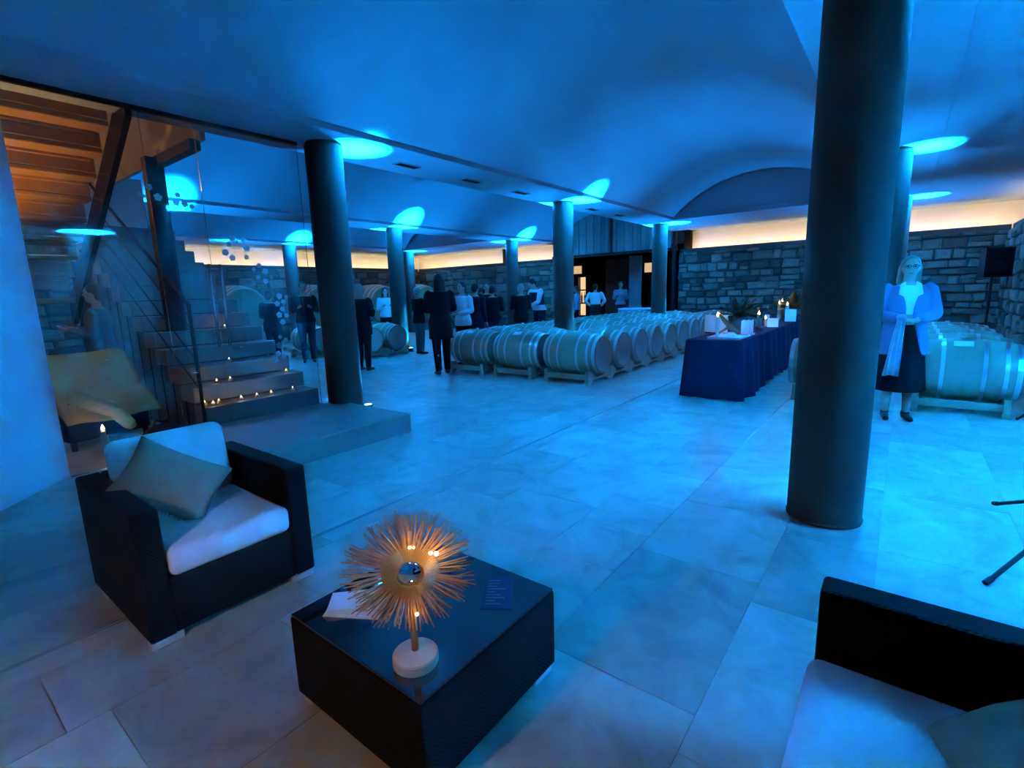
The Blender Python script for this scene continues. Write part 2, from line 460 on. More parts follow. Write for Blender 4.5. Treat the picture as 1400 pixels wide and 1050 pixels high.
# stairwell shaft
sh = plain_wall('wall_stairwell', 'brown tinted plaster wall of the stairwell above the lower ceiling', brown_wall, -1.9, 2.45, 9.35, 9.5, 2.25, 4.75)
BX('low_panel', brown_wall, sh, 2.45, 3.0, 9.38, 9.5, 2.25, 3.28)
BX('side_panel', brown_wall, sh, 2.40, 2.45, 5.73, 9.35, 3.02, 4.75)
BX('shaft_ceiling', brown_wall, sh, -1.9, 2.45, 5.6, 9.4, 4.6, 4.7)
BX('front_panel', brown_wall, sh, -1.9, 2.45, 5.62, 5.72, 3.22, 4.7)
# drain
dr = thing('floor_drain', 'long narrow slot drain with steel edges crossing the tiled floor', 'drain')
BX('slot', drain_m, dr, -2, 8.6, 2.705, 2.721, -.02, -.006)
for yy in (2.700, 2.722): BX('steel_edge', chrome, dr, -2, 8.6, yy, yy + .004, -.02, .0012)
# low landing in front of the glass
ld = thing('landing_slab', 'low smooth stone landing in front of the glass entrance', 'landing', (0, 0, 0))
BX('slab', stairm, ld, 1.72, 3.42, 4.03, 5.34, 0.0, .20, .006)
BX('channel', chrome, ld, 1.72, 3.22, 5.34, 5.37, .0, .206)

# ------------------------------------------------------------------ columns and uplights
def column(x, y, label, r=.2, h=ZC):
    root = thing('column', label, 'column', (x, y, 0), group='round plastered columns')
    bm = bmesh.new(); lathe(bm, [(r - .004, 0), (r, .008), (r, h - .03), (r - .012, h - .025), (r - .012, h)], 40)
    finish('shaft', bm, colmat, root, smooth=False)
    for p in root.children[0].data.polygons: p.use_smooth = len(p.vertices) == 4
    bm = bmesh.new(); lathe(bm, [(r + .004, 0), (r + .006, .012), (r + .001, .02)], 40)
    finish('base_ring', bm, colmat, root)
    return root
column(3.49, .29, 'nearest round dark column standing alone in the right foreground')
column(8.65, .27, 'round column directly behind the big foreground column on the right', .2)
column(13.5, .25, 'farthest round column on the right, by the stone wall')
column(3.47, 5.25, 'dark round column at the corner of the glass stair front')
column(8.68, 5.38, 'blue-rimmed round column rising from among the barrels')
column(13.56, 5.36, 'round column at far end of the barrel block by timber gable')
column(3.45, 10.35, 'round column seen through the glass behind the stairs')
column(8.6, 10.3, 'round column rising behind two barrels left of the long-haired woman')
column(13.5, 10.35, 'round column behind the grey-haired man in black jacket')
column(3.45, 15.4, 'far left round column glowing blue behind the seated corner')
column(8.65, 15.4, 'round column behind the man in black jacket, by the casks')
column(13.5, 15.4, 'round column near the far corner behind the guests')
def uplight(x, y, z=0, aim=(0, 0, 3), watts=UP_W, size=84, label=None, core=1.0, csize=17):
    root = thing('floor_uplight', label, 'floor light', (x, y, z), group='blue floor uplights at the columns')
    bm = bmesh.new(); lathe(bm, [(.045, .02), (.05, .03), (.05, .085), (.056, .09), (.056, .10), (.046, .10), (.046, .094)], 20)
    finish('housing', bm, blackm, root)
    bm = bmesh.new(); lathe(bm, [(.043, .0945), (.043, .099)], 20); finish('lens', bm, led_blue, root.children[0])
    bm = bmesh.new(); box(bm, -.06, .06, -.03, .03, 0, .012); box(bm, -.062, -.056, -.01, .01, .0, .07); box(bm, .056, .062, -.01, .01, .0, .07)
    finish('yoke', bm, blackm, root)
    l = bpy.data.lights.new('uplight_lamp', 'SPOT'); l.energy = watts; l.color = BLUE; l.spot_size = math.radians(size); l.spot_blend = 1.0; l.shadow_soft_size = .05
    lo = new_obj('uplight_lamp', l, root); lo.location = (0, 0, .13)
    d = Vector(aim); lo.rotation_euler = d.to_track_quat('-Z', 'Y').to_euler()
    l2 = bpy.data.lights.new('uplight_core', 'SPOT'); l2.energy = CORE_W * core; l2.color = BLUE; l2.spot_size = math.radians(csize); l2.spot_blend = 1.0; l2.shadow_soft_size = .04
    lo2 = new_obj('uplight_core', l2, root); lo2.location = (0, 0, .13)
    lo2.rotation_euler = Vector((aim[0] * .5, aim[1] * .5, aim[2])).to_track_quat('-Z', 'Y').to_euler()
    return root
uplight(3.76, 5.22, 0, (.12, -.10, 3), label='small bright blue uplight at the foot of the stair column', watts=UP_W * 1.1)
for i, (x, y, ay) in enumerate([(8.74, 5.09, -.25), (8.74, 5.67, .25), (13.62, 5.07, -.15), (13.62, 5.65, .2),
                                (8.72, -.02, -.15), (8.72, .56, .3), (13.6, -.04, -.15), (13.6, .54, .2),
                                (8.66, 10.01, -.2), (8.66, 10.59, .2), (13.56, 10.06, -.2), (13.56, 10.64, .2),
                                (3.55, 10.64, .2), (3.55, 10.06, -.2), (3.55, 15.11, -.2), (8.7, 15.11, -.2), (13.55, 15.11, -.2)]):
    names = ['by the barrel-block column, table side', 'by the barrel-block column, guest side', 'by the timber-gable column, wall side', 'by the timber-gable column, guest side',
             'behind the big foreground column, right side', 'behind the big foreground column, table side', 'by the farthest right column, wall side', 'by the farthest right column, table side',
             'by the column behind two barrels, near side', 'by the column behind two barrels, far side', 'by the column behind the grey-haired man, near side', 'by the column behind the grey-haired man, far side',
             'by the column behind the stairs, far side', 'by the column behind the stairs, near side', 'by the far left column', 'by the cask column', 'by the far corner column']
    uplight(x, y, 0, (0, ay, 3), label='blue floor uplight ' + names[i], core=.35 if i in (12, 13) else 1.0)
uplight(3.81, .20, 0, (.0, .0, 3), label='blue floor uplight hidden behind the nearest column', watts=UP_W * .5, core=6.0, csize=13)
# two added columns, unseen on the right, whose strong uplights brighten the near floor
column(3.5, -4.8, 'added round column out of view to the right of the tripod')
column(6.9, -4.8, 'added round column out of view at the right rear')
uplight(3.6, -4.45, 0, (0, .15, 3), label='added blue floor uplight at the out-of-view column right of the tripod', core=9.5, csize=22)
uplight(6.8, -4.45, 0, (0, .15, 3), label='added blue floor uplight at the out-of-view rear right column', core=2, csize=22)

# ------------------------------------------------------------------ stair hall behind glass
GY = 5.40
door = thing('door_1', 'frameless glass front with floral decals and paired bar handles before the stairs', 'glass front', (0, 0, 0), kind='structure')
for x0, x1, nm in ((.90, 1.78, 'pane'), (1.785, 2.215, 'pane'), (2.22, 3.24, 'pane')):
    BX(nm, glass, door, x0, x1, GY, GY + .012, .205 if x0 > 1.7 else .01, ZC - .01)
BX('head_channel', steel_dark, door, .85, 3.24, GY - .02, GY + .035, ZC - .03, ZC)
BX('sill_channel', chrome, door, .9, 1.72, GY - .015, GY + .03, 0, .012)
for x in (2.17, 2.27):
    bm = bmesh.new(); tube(bm, [(x, GY - .05, .98), (x, GY - .05, 1.78)], .014, 10)
    for z in (1.1, 1.66): tube(bm, [(x, GY - .05, z), (x, GY + .002, z)], .008, 8)
    finish('bar_handle', bm, chrome, door, smooth=True)
def flower(x, z, r, parent):
    bm = bmesh.new()
    for k in range(5):
        a = 2 * PI * k / 5 + x * 9
        q = bmesh.ops.create_circle(bm, cap_ends=True, segments=8, radius=r * .5)
        bmesh.ops.transform(bm, matrix=Matrix.Translation((x + r * .55 * math.cos(a), GY - .0015, z + r * .55 * math.sin(a))) @ Matrix.Rotation(PI / 2, 4, 'X'), verts=q['verts'])
    finish('flower_decal', bm, frosted, parent)
spots = [(1.70, 2.37), (1.78, 2.44), (1.84, 2.36), (2.0, 2.40), (2.05, 2.33), (2.11, 2.31), (1.98, 2.33), (2.36, 1.90), (2.40, 1.98), (2.44, 2.04), (2.48, 2.0), (2.55, 2.03),
         (2.57, 1.95), (2.56, 1.86), (2.42, 1.85), (2.62, 1.74), (2.68, 1.78), (2.74, 1.72), (2.66, 1.66), (2.73, 1.62), (2.80, 1.66), (2.60, 1.6), (2.86, 1.46), (2.90, 1.40), (2.83, 1.38),
         (2.94, 1.45), (2.88, 1.32), (2.84, 1.26), (2.92, 1.25), (2.87, 1.18), (2.82, 1.02), (2.88, .98), (2.80, .93), (2.86, .88), (2.78, .84), (2.92, .86), (2.84, .80), (2.74, .78)]
panes = [c for c in door.children if c.name.startswith('pane')]
for i, (x, z) in enumerate(spots): flower(x, z, .022 + .012 * ((i * 7) % 5) / 4, panes[0] if x < 1.78 else panes[1] if x < 2.215 else panes[2])
# first flight: solid stone steps
st = thing('staircase', 'broad stone steps rising behind the glass, candles on the lower treads', 'stairs')
for k in range(13):
    y0, zt = 5.46 + .30 * k, .37 + .18 * k
    BX('step', stepm, st, 2.02, 3.25, y0, y0 + .33, (zt - .17) if k else 0, zt, .006)
    BX('riser', steel_dark, st, 2.06, 3.16, y0 + .06, y0 + .32, 0, zt - .16)
bm = bmesh.new()
tube(bm, [(2.0, 5.50, .0), (2.0, 5.50, 1.40), (2.0, 6.9, 2.24), (2.0, 8.6, 3.26)], .018, 10)
finish('handrail', bm, steel_dark, st)
bm = bmesh.new()
for z in (.55, .85, 1.15): tube(bm, [(2.0, 5.5, z), (2.0, 8.0, z + 1.5)], .007, 6)
finish('rail_rods', bm, steel_dark, st)
# second flight overhead
s2 = thing('upper_staircase', 'upper flight of timber treads glowing amber, seen from below', 'stairs')
for k in range(9):
    yy = 5.60 + .29 * k; zz = 3.20 - .18 * k
    BX('tread', treadwood, s2, .05, 1.70, yy, yy + .27, zz, zz + .05, .012, 2)
    BX('riser_board', treadwood, s2, .06, 1.69, yy + .27, yy + .285, zz - .13, zz + .0)
    BX('tread_nosing', treadwood, s2, .05, 1.66, yy + .25, yy + .285, zz - .03, zz + .02, .01, 2)
bm = bmesh.new()
for x in (1.70,):
    a = [(x, 5.45, 3.30), (x, 5.45, 3.02), (x, 8.4, 1.19), (x, 8.4, 1.47)]
    lo_ = [bm.verts.new(p) for p in a]; hi_ = [bm.verts.new((p[0] + .05, p[1], p[2])) for p in a]
    bm.faces.new(lo_[::-1]); bm.faces.new(hi_)
    for q in range(4): bm.faces.new((lo_[q], lo_[(q + 1) % 4], hi_[(q + 1) % 4], hi_[q]))
finish('stringer', bm, steel_dark, s2)
BX('landing', treadwood, s2, .05, 1.75, 8.1, 9.2, 1.46, 1.52)
fr = thing('steel_portal', 'dark steel post and header framing the stairwell opening', 'frame', (0, 0, 0))
BX('post', steel_dark, fr, 2.22, 2.40, 6.74, 6.86, 1.095, 3.02)
BX('header', steel_dark, fr, 2.30, 2.40, 5.74, 6.86, 2.92, 3.02)
# amber wall lamp in the stairwell, hidden behind the white wall
def lamp_point(name, parent, loc, col, watts, r=.05):
    l = bpy.data.lights.new(name, 'POINT'); l.energy = watts; l.color = col; l.shadow_soft_size = r
    o = new_obj(name, l, parent); o.location = loc; return o
wl = thing('unseen_wall_lamp', 'amber wall lamp in the stairwell behind the white wall', 'lamp', (.42, 6.35, 0))
BX('bracket', steel_dark, wl, -.03, .03, -.02, .02, 0, 1.5)
bm = bmesh.new(); lathe(bm, [(.05, 1.5), (.09, 1.55), (.09, 1.65)], 16); finish('shade', bm, wax, wl)
l = bpy.data.lights.new('amber_bulb', 'SPOT'); l.energy = 110; l.color = AMBER; l.spot_size = math.radians(125); l.spot_blend = .5; l.shadow_soft_size = .1
lo = new_obj('amber_bulb', l, wl); lo.location = (0, 0, 1.72); lo.rotation_euler = (PI - .15, 0, 0)

wl2 = thing('unseen_wall_lamp', 'added small amber wall lamp high in the stairwell', 'lamp', (.6, 9.33, 3.0))  # added to warm the brown stair wall out of the first lamp's reach
BX('back_plate', steel_dark, wl2, -.05, .05, -.015, .02, -.08, .08)
bm = bmesh.new(); lathe(bm, [(.03, -.06), (.06, .0), (.06, .05)], 16, c=(0, -.07, 0)); finish('shade', bm, wax, wl2)
lamp_point('added_upper_bulb', wl2, (0, -.16, .12), (1, .5, .2), 14, .06)

# added lamp, unseen left of the viewer, to warm the near floor
pd = thing('added_floor_lamp', 'added warm floor lamp standing unseen left of the viewer', 'lamp', (-.75, 1.2, 0))
bm = bmesh.new(); lathe(bm, [(.14, 0), (.14, .015), (.02, .03)], 24); finish('base', bm, steel_dark, pd)
bm = bmesh.new(); tube(bm, [(0, 0, .02), (0, 0, 1.62)], .012, 8); finish('pole', bm, steel_dark, pd)
bm = bmesh.new(); lathe(bm, [(.06, 1.74), (.16, 1.52), (.155, 1.52), (.055, 1.735)], 24); finish('shade', bm, steel_dark, pd)
l = bpy.data.lights.new('added_warm_bulb', 'SPOT'); l.energy = 34; l.color = (1, .53, .24); l.spot_size = math.radians(92); l.spot_blend = .6; l.shadow_soft_size = .06
lo = new_obj('added_warm_bulb', l, pd); lo.location = (0, 0, 1.56); lo.rotation_euler = Vector((.7, .15, -1.0)).to_track_quat('-Z', 'Y').to_euler()

# ceiling downlight slots (unlit)
for i, (x, y) in enumerate([(4.73, 5.30), (6.0, 5.33), (7.28, 5.35), (9.84, 5.37), (11.07, 5.36)]):
    t = thing('ceiling_vent', ['dark slot vent in the beam nearest the stair column', 'second dark slot vent along the beam from the stair column', 'third dark slot vent along the beam, before the barrel column',
              'slot vent in the beam just past the barrel column', 'last slot vent in the beam before the timber gable'][i], 'vent', (x, y, ZC), group='slot vents in the ceiling beam')
    bm = bmesh.new()
    for q in ((-.19, .19, -.075, -.06), (-.19, .19, .06, .075), (-.19, -.175, -.06, .06), (.175, .19, -.06, .06)): box(bm, *q, -.012, 0)
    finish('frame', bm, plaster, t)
    BX('recess', blackm, t, -.175, .175, -.06, .06, -.004, 0)
    bm = bmesh.new()
    for q in range(4): box(bm, -.175, .175, -.045 + q * .028, -.04 + q * .028, -.011, -.004)
    finish('louvre', bm, steel_dark, t)

# ------------------------------------------------------------------ timber gable and the room beyond
gb = thing('timber_gable', 'arched gable of vertical timber boards above the far entrance', 'gable', (15.42, 0, 0))
y0g, y1g = ROWS[1] + HB, ROWS[2] - HB
ymid, hw = (y0g + y1g) / 2, (y1g - y0g) / 2
Rg = (hw * hw + RISE * RISE) / (2 * RISE)
nb = 30
for i in range(nb):
    a0, a1 = y0g + (y1g - y0g) * i / nb + .006, y0g + (y1g - y0g) * (i + 1) / nb - .006
    bm = bmesh.new(); dx = .018 * (i % 2)
    top = [ZC + .055 + math.sqrt(max(0, Rg * Rg - (yy - ymid) ** 2)) - (Rg - RISE) for yy in (a0, a1)]
    f = [(a0, 2.62), (a1, 2.62), (a1, top[1]), (a0, top[0])]
    lo_ = [bm.verts.new((-.03 - dx, yy, z)) for yy, z in f]; hi_ = [bm.verts.new((.01, yy, z)) for yy, z in f]
    bm.faces.new(lo_); bm.faces.new(hi_[::-1])
    for q in range(4): bm.faces.new((lo_[q], lo_[(q + 1) % 4], hi_[(q + 1) % 4], hi_[q]))
    finish('board', bm, wood_plank, gb)
BX('sill_beam', steel_dark, gb, -.07, .05, 5.55, y1g + .1, 2.54, 2.62)
BX('mullion', steel_dark, gb, -.075, -.03, 7.66, 7.74, 2.62, ZC + RISE)
BX('end_post', steel_dark, gb, -.06, .06, 5.58, 5.68, 0, 3.08)
BX('backing', steel_dark, gb, .012, .03, y0g, y1g, 2.6, ZC)
vb = plain_wall('wall_entry_end', 'dark wall closing the far entrance hall', c_black, 20.0, 20.2, 5.0, 13, 0, 4.0)
plain_wall('wall_entry_right', 'dark side wall of the far entrance hall', c_black, 15.85, 20.0, 5.3, 5.5, 0, 4.0)
plain_wall('wall_entry_left', 'dark side wall on the left of the far entrance hall', c_black, 15.85, 20.0, 12.4, 12.6, 0, 4.0)
lightbox = emit('lit_cove_glow', (1.0, .66, .34), .75)
for (ya, yb, z0, z1, lab) in ((10.9, 11.5, 2.13, 2.45, 'warm glowing light panel on the left in the far hall'), (7.75, 8.1, 2.05, 2.40, 'warm glowing light panel on the right in the far hall')):
    t = thing('light_panel', lab, 'light panel', (19.0, 0, 0))
    BX('diffuser', lightbox, t, 0, .03, ya, yb, z0, z1); BX('casing', blackm, t, .03, .09, ya - .02, yb + .02, z0 - .02, z1 + .02)
    BX('post', steel_dark, t, .04, .08, (ya + yb) / 2 - .02, (ya + yb) / 2 + .02, 0, z0 - .02)
t = thing('display_shelf', 'tall narrow backlit display shelf glowing warm in the far hall', 'shelf', (18.0, 10.25, 0))
BX('backlight', emit('shelf_glow', (1.0, .62, .32), 1.1), t, .10, .12, -.17, .17, .42, 1.95)
for yy in (-.2, .17): BX('side', blackm, t, -.1, .13, yy, yy + .03, 0, 2.0)
for z in (.40, .9, 1.42, 1.95): BX('shelf_board', blackm, t, -.1, .1, -.17, .17, z, z + .05)
for y_ in (-.08, .06):
    bm = bmesh.new(); lathe(bm, [(.035, .95), (.038, 1.2), (.014, 1.27), (.014, 1.36)], 12, c=(0, y_, 0)); finish('bottle', bm, leafm, t)
t = thing('partition_panel', 'plain grey-blue partition panel standing in the far hall', 'panel', (17.5, 7.8, 0))
BX('panel', mat('grey_panel', (.30, .33, .38), .6), t, -.03, .03, -.24, .24, .04, 2.6, .005)
for yy in (-.2, .16): BX('foot', steel_dark, t, -.15, .15, yy, yy + .04, 0, .04)
t = thing('dark_doors', 'dark double door in the far hall behind the waiters', 'door', (18.6, 9.0, 0))
for yy in (-.55, .02): BX('leaf', mat('dark_timber', (.05, .025, .02), .5), t, -.03, .03, yy, yy + .53, 0, 2.6, .008)
bm = bmesh.new(); tube(bm, [(-.05, 0, 1.0), (-.05, 0, 1.3)], .012, 8); finish('handle', bm, chrome, t)
t = thing('service_bench', 'low pale bench with white cloth in the far entrance', 'bench', (15.3, 6.8, 0))
BX('top', paper, t, -.25, .25, -.5, .5, .78, .83, .01); BX('cloth_skirt', c_scarf, t, -.245, .245, -.495, .495, .0, .785)

# ------------------------------------------------------------------ barrels
BL, RB, RH = .94, .345, .285
def barrel_proto():
    root = thing('wine_barrel', '', 'barrel')
    n = 12
    prof = []
    for i in range(n + 1):
        u = -1 + 2 * i / n
        prof.append((RB - (RB - RH) * u * u, u * BL / 2))
    prof = [(RH - .022, -BL / 2 + .03), (RH - .022, -BL / 2)] + prof + [(RH - .022, BL / 2), (RH - .022, BL / 2 - .03)]
    bm = bmesh.new(); lathe(bm, prof, 32, 'y'); o = finish('staves', bm, oak, root, smooth=True)
    for p in o.data.polygons:
        if abs(p.normal.y) > .9 or len(p.vertices) > 4: p.use_smooth = False
    for s in (-1, 1):
        bm = bmesh.new(); lathe(bm, [(RH - .021, s * (BL / 2 - .028)), (RH - .021, s * (BL / 2 - .020))], 32, 'y'); finish('head', bm, oak_head, root)
    for u, wd in ((-.93, .045), (-.72, .035), (-.36, .035), (.36, .035), (.72, .035), (.93, .045)):
        bm = bmesh.new(); yy = u * BL / 2
        def rr(y): uu = y / (BL / 2); return RB - (RB - RH) * uu * uu
        a, b = yy - wd / 2, yy + wd / 2
        lathe(bm, [(rr(a) - .002, a), (rr(a) + .004, a), (rr(b) + .004, b), (rr(b) - .002, b)], 32, 'y'); finish('hoop', bm, hoop_m, o, smooth=False)
    bm = bmesh.new(); lathe(bm, [(.03, RB - .01), (.03, RB + .012), (.024, RB + .018)], 12); finish('bung', bm, wax, root)
    return root
def rack_proto():
    root = thing('barrel_rack', '', 'rack')
    for yy in (-.40, .34):
        bm = bmesh.new()
        f = [(-.36, .02), (-.36, .20), (-.26, .20), (-.14, .105), (0, .085), (.14, .105), (.26, .20), (.36, .20), (.36, .02), (.26, .02), (.20, .06), (-.20, .06), (-.26, .02)]
        lo_ = [bm.verts.new((x, yy, z)) for x, z in f]; hi_ = [bm.verts.new((x, yy + .06, z)) for x, z in f]
        bm.faces.new(lo_); bm.faces.new(hi_[::-1])
        for q in range(len(f)): bm.faces.new((lo_[q], lo_[(q + 1) % len(f)], hi_[(q + 1) % len(f)], hi_[q]))
        finish('saddle', bm, pine, root)
    for xx in (-.35, .30):
        BX('rail', pine, root, xx, xx + .05, -.34, .34, .07, .15, .004)
        for yy in (-.41, .33): BX('foot', pine, root, xx - .015, xx + .065, yy, yy + .08, 0, .05, .004)
    return root
bp, rp = barrel_proto(), rack_proto()
ZB = .095 + RB
ORD = ['first', 'second', 'third', 'fourth', 'fifth', 'sixth', 'seventh', 'eighth', 'ninth', 'tenth', 'eleventh', 'twelfth']
first = True
def put_barrel(x, y, label, rlabel, group, rot=0.0, tagged=False):
    global first
    if first: b, r = bp, rp; first = False
    else: b, r = copy_tree(bp), copy_tree(rp)
    b.location = (x, y, ZB); r.location = (x, y, 0)
    b.rotation_euler = (0, U(-.25, .25), rot); r.rotation_euler = (0, 0, rot)
    b['label'] = label; b['group'] = group; r['label'] = rlabel; r['group'] = 'pine racks under the barrels'
    if tagged:
        bm = bmesh.new(); a0 = -2.25 + (-.1)
        for s in range(5):
            pass
        vv = []
        for yy in (-.07, .09):
            for a in (-.28, -.14, 0.0):
                rr_ = RB - (RB - RH) * (yy / (BL / 2)) ** 2 + .004
                vv.append(bm.verts.new((rr_ * math.sin(a - .35), yy, rr_ * math.cos(a - .35))))
        for q in range(2): bm.faces.new((vv[q], vv[q + 1], vv[q + 4], vv[q + 3]))
        o = finish('paper_tag', bm, paper, b)
        sm = o.modifiers.new('thickness', 'SOLIDIFY'); sm.thickness = .002
        b.rotation_euler = (0, 0, rot)
XB = [7.0 + .73 * i for i in range(11)]
rowname = ['the row nearest the buffet table', 'the middle row of the large block', 'the back row near the guests']
for j, yc in enumerate((4.10, 5.16, 6.22)):
    for i, x in enumerate(XB):
        if j == 1 and (abs(x - 8.68) < .62 or abs(x - 13.56) < .62): continue
        if x + .4 > 15.2: continue
        put_barrel(x, yc, f'oak barrel, {ORD[i]} from the near end in {rowname[j]}', f'pine rack, {ORD[i]} from near end under {rowname[j]}', 'barrels in the big block', tagged=(i == 0 and j in (1, 2)))
for j, yc in enumerate((-.43, .62)):
    for i in range(5):
        x = 7.35 + .73 * i
        if j == 1 and i > 0 : continue
        if j == 0 and (abs(x - 8.65) < .6 and False): continue
        if abs(x - 8.65) < .58 and j == 0:
            x = x
        put_barrel(x, yc - (.12 if j == 0 else 0), f'oak barrel, {ORD[i]} from the front in the right-hand row by wall' if j == 0 else 'oak wine barrel half hidden between foreground column and woman in blazer',
                   f'pine rack, {ORD[i]} from the front under the right-hand barrel row' if j == 0 else 'low pine rack half hidden behind the woman in blazer', 'barrels at the right', tagged=(i == 0 and j == 0))
for i, (x, y_) in enumerate(((7.29, 10.18), (8.02, 10.18), (6.85, 11.6), (7.58, 11.6))):
    w_ = ['left of the pair in front of the far column', 'right of the pair in front of the far column', 'beside the man in black jacket', 'second beside the man in black jacket'][i]
    put_barrel(x, y_, 'oak barrel, ' + w_, 'pine rack under the oak barrel, ' + w_, 'barrels behind the stair column')

# big casks by the far left wall
def cask(x, label):
    root = thing('large_cask', label, 'cask', (x, 16.3, 0), group='large upright-lying casks by the far wall')
    Lc, rb, rh = 1.5, .78, .66
    prof = [(rh - .03, -Lc / 2 + .05), (rh - .03, -Lc / 2)] + [(rb - (rb - rh) * (-1 + i / 5) ** 2, (-1 + i / 5) * Lc / 2) for i in range(11)] + [(rh - .03, Lc / 2), (rh - .03, Lc / 2 - .05)]
    bm = bmesh.new(); lathe(bm, [(r, h) for r, h in prof], 32, 'y', (0, 0, 1.12)); finish('staves', bm, oak, root, smooth=True)
    for u in (-.9, -.68, -.38, .38, .68, .9):
        bm = bmesh.new(); yy = u * Lc / 2; q = rb - (rb - rh) * u * u
        lathe(bm, [(q - .01, yy - .03), (q + .006, yy - .03), (q + .006, yy + .03), (q - .01, yy + .03)], 32, 'y', (0, 0, 1.12)); finish('hoop', bm, hoop_m, root)
    bm = bmesh.new(); lathe(bm, [(rh - .028, -Lc / 2 + .04), (rh - .028, -Lc / 2 + .05)], 32, 'y', (0, 0, 1.12)); finish('head', bm, oak_head, root)
    for yy in (-.5, .4): BX('saddle', pine, root, -.6, .6, yy, yy + .12, 0, .52, .01)
for x, lab in ((7.2, 'large oak cask farthest left by the far wall'), (9.78, 'large oak cask behind the man in black jacket'), (12.4, 'large warm-lit oak cask seen between the two middle columns'), (14.55, 'large oak cask in the far corner')):
    cask(x, lab)

# ------------------------------------------------------------------ furniture in front
def cushion(bm, x0, x1, y0, y1, z0, z1, r=.05):
    box(bm, x0, x1, y0, y1, z0, z1, r, 4)
def armchair(label, loc, rz, W=.74, name='armchair', cat='armchair'):
    t = thing(name, label, cat, loc, rz)
    D = .80
    BX('base', wicker, t, .10, W - .10, 0.012, D - .1, .035, .285, .006, 2)
    for s, x0 in ((0, 0), (1, W - .10)):
        BX('arm', wicker, t, x0, x0 + .10, 0, D, .035, .60, .012, 2)
    BX('backrest', wicker, t, .10, W - .10, D - .10, D, .035, .60, .012, 2)
    for x0 in (.0, W - .13):
        for y0 in (.012, D - .15):
            BX('foot', alu, t, x0 + .005, x0 + .125, y0 - .006, y0 + .05, 0, .035, .004)
    ns = 1 if W < .9 else 2
    for q in range(ns):
        w0 = .105 + (W - .21) * q / ns; w1 = .105 + (W - .21) * (q + 1) / ns - (.004 if ns > 1 else 0)
        bm = bmesh.new(); cushion(bm, w0, w1, -.012, .64, .285, .415, .035); finish('seat_cushion', bm, white_fab, t, smooth=True)
        bm = bmesh.new(); cushion(bm, w0 + .005, w1 - .005, -.08, .08, 0, .37, .05)
        bmesh.ops.transform(bm, matrix=Matrix.Translation((0, .615, .40)) @ Matrix.Rotation(math.radians(-12), 4, 'X'), verts=bm.verts)
        finish('back_cushion', bm, white_fab, t, smooth=True)
    return t
armchair('dark wicker armchair with white cushions and tan pillow left of coffee table', (.53, 2.33, 0), 0)
armchair('dark wicker two-seat sofa with white seat cut off at bottom right corner', (1.585, .115, 0), PI, 1.12, 'sofa', 'sofa')
def pillow(label, loc, rot, size=.44, thick=.13, m=tan_fab, seed=1, ruffle=True, asp=1.0):
    bm = bmesh.new(); n = 18; rg = random.Random(seed); top, bot = [], []
    for side, lst in ((1, top), (-1, bot)):
        for i in range(n + 1):
            row = []
            for j in range(n + 1):
                u, v = -1 + 2 * i / n, -1 + 2 * j / n
                e = max(0, (1 - abs(u) ** 3.0) * (1 - abs(v) ** 3.0)) ** .55
                pinch = 1 - .09 * (1 - v * v) * abs(u) ** 3; pinch2 = 1 - .09 * (1 - u * u) * abs(v) ** 3
                wr = .008 * math.sin(7 * u + 3 * v + seed) * math.cos(5 * v - 2 * u + seed * 2)
                row.append(bm.verts.new((u * size / 2 * pinch, v * size * asp / 2 * pinch2, side * (thick / 2 * e + wr * e))))
            lst.append(row)
    for lst in (top, bot):
        for i in range(n):
            for j in range(n): bm.faces.new((lst[i][j], lst[i + 1][j], lst[i + 1][j + 1], lst[i][j + 1]))
    bmesh.ops.remove_doubles(bm, verts=bm.verts, dist=.0008)
    t = thing('throw_pillow', label, 'pillow', loc)
    t.rotation_euler = rot
    finish('cover', bm, m, t, smooth=True)
    bm = bmesh.new()
    for k in range(120):                       # short fringe along one edge and around the corners
        if ruffle:
            v = -1 + 2 * k / 119; a = Vector((v * size / 2 * .98, -size * asp / 2 * (1 - .09 * (1 - v * v)) + .004, 0))
            tube(bm, [a, a + Vector((rg.uniform(-.01, .01), -rg.uniform(.008, .022), rg.uniform(-.008, .008)))], [.0016, .0006], 4)
    if ruffle: finish('fringe', bm, tan_fab, t)
    else: bm.free()
    return t
pillow('tan satin throw pillow leaning on the white back of left armchair', (.80, 2.70, .585), (0, 0, 0), .43, .12, seed=3, asp=.72).rotation_euler = (Matrix.Rotation(math.radians(-14), 3, 'Z') @ Matrix.Rotation(math.radians(58), 3, 'X') @ Matrix.Rotation(math.radians(-36), 3, 'Z')).to_euler()
pillow('shiny tan throw pillow lying on the bottom right armchair', (1.25, -.33, .50), (math.radians(-30), math.radians(6), math.radians(20)), .40, .13, seed=5, ruffle=False)
pillow('grey-blue throw pillow at the very right picture edge on armchair', (.98, -.44, .56), (math.radians(-60), math.radians(-6), math.radians(-10)), .40, .12, m=cloth('slate_pillow', (.16, .2, .24)), seed=8, ruffle=False)

# coffee table
ct = thing('coffee_table', 'low square dark wicker coffee table with black glass top', 'coffee table', (.76, .935, 0))
BX('body', wicker, ct, 0, .66, 0, .67, .035, .332, .008, 2)
BX('glass_top', black_glass, ct, .004, .656, .004, .666, .334, .342, .002)
for x0 in (.01, .54):
    for y0 in (.01, .61): BX('foot', alu, ct, x0, x0 + .11, y0, y0 + .05, 0, .035, .004)
for q in ((.04, .04), (.62, .04), (.04, .63), (.62, .63)):
    bm = bmesh.new(); lathe(bm, [(.012, .332), (.012, .3345)], 14, c=(q[0], q[1], 0)); finish('bumper', bm, chrome, ct)
# sunburst
az = math.atan2(-1.067, -.863)
sb = thing('sunburst_ornament', 'bronze twig sunburst mirror on pole with round wooden base on coffee table', 'ornament', (.863, 1.067, .342), az + PI / 2)
